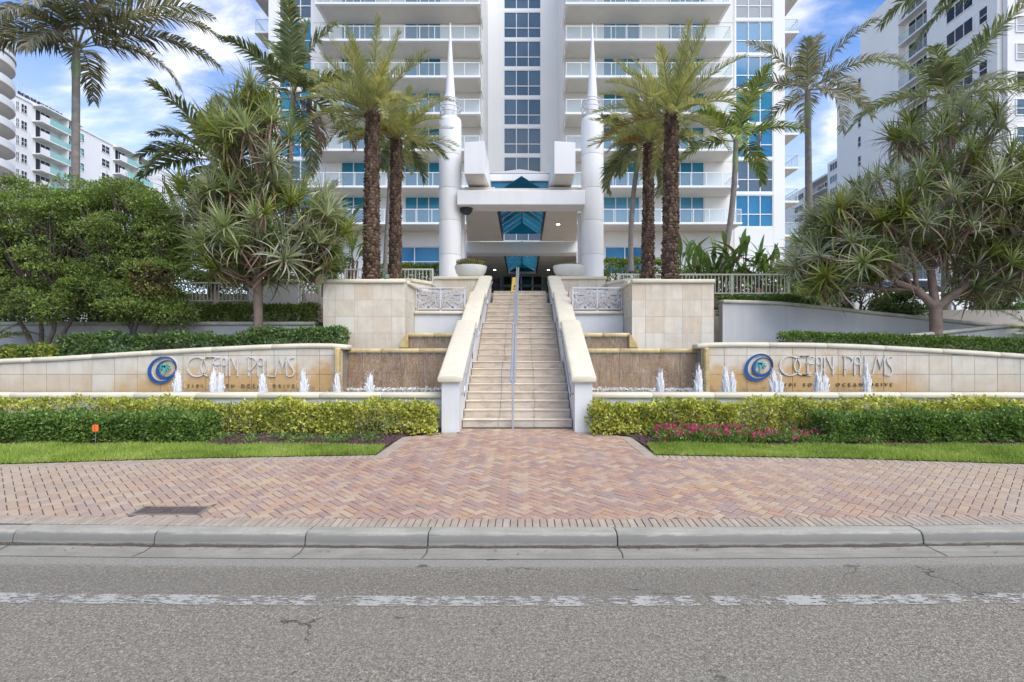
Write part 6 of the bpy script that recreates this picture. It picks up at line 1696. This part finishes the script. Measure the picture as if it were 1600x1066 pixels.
def darkbush(label, px, py, rx, rz, d, ry, n, nl, seed, mat=L_DRK, L=.12):
    cx, cy, cz = X(px, d), d, Z(py, d)
    return shrubtree(label, (cx, cy, cz-rz*d/FPX), [(-.3, 0, .5), (.2, .1, .5), (0, 0, .6)], [bl(px, py, rx, rz, d, ry, n)], nl, seed, mat, 'background shrubs', None, L, 'background_shrub')
darkbush('dark bush under the left part of the right pandanus crown', 1345, 462, 62, 42, 18.5, .8, 20, 4500, 91)
darkbush('small dark bush in front of the parked car, left of the right pandanus trunk', 1405, 478, 48, 26, 17.4, .5, 14, 3500, 99)
darkbush('dark bush low at the right edge behind the grey wall', 1560, 455, 75, 48, 18.2, .9, 26, 6000, 92)
darkbush('green bush at the foot of the main tower, right of the broad-leaved plants', 1275, 440, 38, 42, 21, .9, 16, 3800, 93, L_GRN, .10)
darkbush('dark bush at the left edge behind the shrub trees', 20, 430, 110, 70, 18.5, .9, 34, 9000, 94)
darkbush('dark green bush in the gap between the shrub trees and the left pandanus crown', 330, 405, 75, 50, 19, .9, 26, 7000, 97)
darkbush('dark green bush behind the lower right of the left pandanus crown', 505, 415, 50, 40, 20.5, .8, 18, 5000, 98)
darkbush('round sea-grape bush before the lower apartment wing', 1316, 345, 22, 34, 26, .7, 9, 1800, 95, L_GRN, .2)
darkbush('round-leaved bush right of the slim tall palm trunk', 1283, 362, 20, 28, 27, .7, 8, 1500, 96, L_GRN, .2)
# ------------------------------------------------------------------ bird-of-paradise clumps
def paddle(rng, L, W, e0, dr, az):
    ns = 8; t = np.linspace(0, 1, ns+1); st = .42; tot = L/(1-st)
    e = e0-dr*t**2; h = np.concatenate([[0], np.cumsum(np.cos(e[1:])*tot/ns)]); z = np.concatenate([[0], np.cumsum(np.sin(e[1:])*tot/ns)])
    ca, sa = math.cos(az), math.sin(az); C = np.stack([h*ca, h*sa, z], 1); S = np.array([-sa, ca, 0]); N = np.stack([-np.sin(e)*ca, -np.sin(e)*sa, np.cos(e)], 1)
    u = np.clip((t-st)/(1-st), 0, 1); w = np.where(t < st, .018, W*.5*np.sin(np.pi*np.clip(u, .04, .985)**.8)+.012)*rng.uniform(.85, 1.1)
    V = np.stack([C+S*w[:, None]+N*w[:, None]*.35, C, C-S*w[:, None]+N*w[:, None]*.35], 1).reshape(-1, 3); F = []
    for k in range(ns):
        for q in (0, 1):
            a = k*3+q; F += [(a, a+1, a+4), (a, a+4, a+3)]
    return V, np.array(F)
def paradise(label, px, pyb, d, n, L, seed, hgt=1.0, dry=.15, group='broad-leaved clumps', spread=.35):
    rng = np.random.default_rng(seed); cx, cz = X(px, d), Z(pyb, d)
    t = thing('bird_of_paradise_plant', label, 'plant', (cx, d, cz), group)
    m = MB()
    for k in range(5):
        a = rng.uniform(0, 6.28); m.tube([(cx+.12*math.cos(a), d+.12*math.sin(a), cz-.15), (cx+spread*.8*math.cos(a), d+spread*.8*math.sin(a), cz+hgt*.5)], [.05, .035], 6)
    m.build('stems', L_BOPD, t, kind='stuff')
    for i in range(n):
        u = i/(n-1); az = i*2.39996+rng.normal(0, .3); isdry = rng.uniform() < dry
        V, F = paddle(rng, L*rng.uniform(.75, 1.15), L*.20, R_(84-56*u+rng.normal(0, 6)-(50 if isdry else 0)), R_(20+60*u), az)
        o_ = np.array([cx+rng.normal(0, spread), d+rng.normal(0, spread*.7), cz+rng.uniform(-.35, hgt)])
        np_mesh('leaf', V+o_, F, L_BOPD if isdry else L_BOP, t)
    return t
for i, (px, n, hg, lab) in enumerate(((1080, 16, .9, 'broad-leaved clump right of the stout right date palm trunk'), (1118, 16, .8, 'broad-leaved clump round the foot of the curved green palm'), (1150, 20, 1.2, 'tallest broad-leaved clump right of the curved green palm trunk'), (1184, 15, .8, 'broad-leaved clump before the white corner of the main tower'), (1208, 12, .5, 'rightmost broad-leaved clump by the end of the picket railing'))):
    paradise(lab, px, 452, 21.3+.2*(i % 2), int(n*3.2), .88, 110+i, hg, .22)
paradise('tall broad-leaved plant between the left pandanus and the left date palm trunk', 548, 440, 19.6, 16, 1.15, 120, 1.5, .2, spread=.3)
paradise('broad-leaved plant left of the left pandanus crown', 288, 350, 17.5, 10, 1.0, 121, .6, .05, spread=.3)
# ------------------------------------------------------------------ car behind the right wall
cx, cy, cz = X(1425, 21), 21.0, 3.56
CARW = plain('white_car_paint', (.75, .76, .77), .25, .01, 1)
t = thing('parked_car', 'white parked car half hidden behind the grey wall and the right pandanus trunk', 'car', (cx, cy, cz))
prof_b = [(-2.2, .25), (-2.25, .62), (-2.05, .86), (-1.2, .98), (1.35, .98), (2.1, .9), (2.25, .6), (2.2, .25)]
MB().prism([(cx+a, cz+b) for a, b in prof_b], cy, cy+1.75, 'y').build('body', CARW, t, bevel=.06, seg=2, smooth=50)
MB().prism([(cx-1.25, cz+.981), (cx+1.5, cz+.981), (cx+.85, cz+1.45), (cx-.5, cz+1.47)], cy+.12, cy+1.63, 'y').build('cabin', DGLASS, t, bevel=.05, seg=2)
MB().prism([(cx-.55, cz+1.43), (cx+.9, cz+1.42), (cx+.8, cz+1.49), (cx-.45, cz+1.5)], cy+.1, cy+1.65, 'y').build('roof', CARW, t, bevel=.02)
for a in (-1.4, 1.4):
    for b in (-.02, 1.57):
        m = MB().lathe([(.2, 0), (.32, .02), (.33, .1), (.32, .2), (.2, .21)], n=20); m.v = [(cx+a+p, cy+b+r, cz+.33+q) for p, q, r in m.v]
        w_ = m.build('wheel', DARK, t, smooth=40)
        m = MB().lathe([(.02, -.005), (.2, -.005), (.2, .0), (.02, .0)], n=16); m.v = [(cx+a+p, cy+b+r-.003, cz+.33+q) for p, q, r in m.v]; m.build('rim', METAL, w_)
# small landscape lamp on the left planter
lx_, ly_, lz_ = X(604, 15.2), 15.2, Z(443, 14.95)+.115
t = thing('landscape_lamp', 'small green landscape lamp on the left stone planter beside the palm trunk', 'lamp', (lx_, ly_, lz_))
MB().lathe([(.03, -.02), (.03, .03), (.075, .04), (.085, .12), (.06, .17), (.01, .18)], (lx_, ly_, lz_), 16).build('lamp_body', plain('green_lamp_metal', (.10, .16, .13), .5, .1), t, smooth=40)
MB().lathe([(.055, .171), (.06, .176), (.05, .18), (.01, .181)], (lx_, ly_, lz_), 16).build('lens', DARK, t)

# fallen leaves along the gutter and on the paving
rng = np.random.default_rng(300); n = 110
xs = rng.uniform(-6, 6, n); ys = np.where(rng.uniform(0, 1, n) < .55, rng.normal(5.72, .08, n), rng.uniform(6.2, 9, n))
P = np.stack([xs, ys+np.where(ys < 6, .0033*xs*xs, 0), np.array([gz(v) if v > 6.03 else .006 for v in ys])+.006], 1)
V, F = leaf_arrays(P, .05, .022, rng, None, 0, 0, .05); V[:, 2] = np.repeat(P[:, 2], 4)+np.tile([0, .004, .002, .005], n)
np_mesh('fallen_leaves', V, F, L_DEAD, None, kind='stuff')
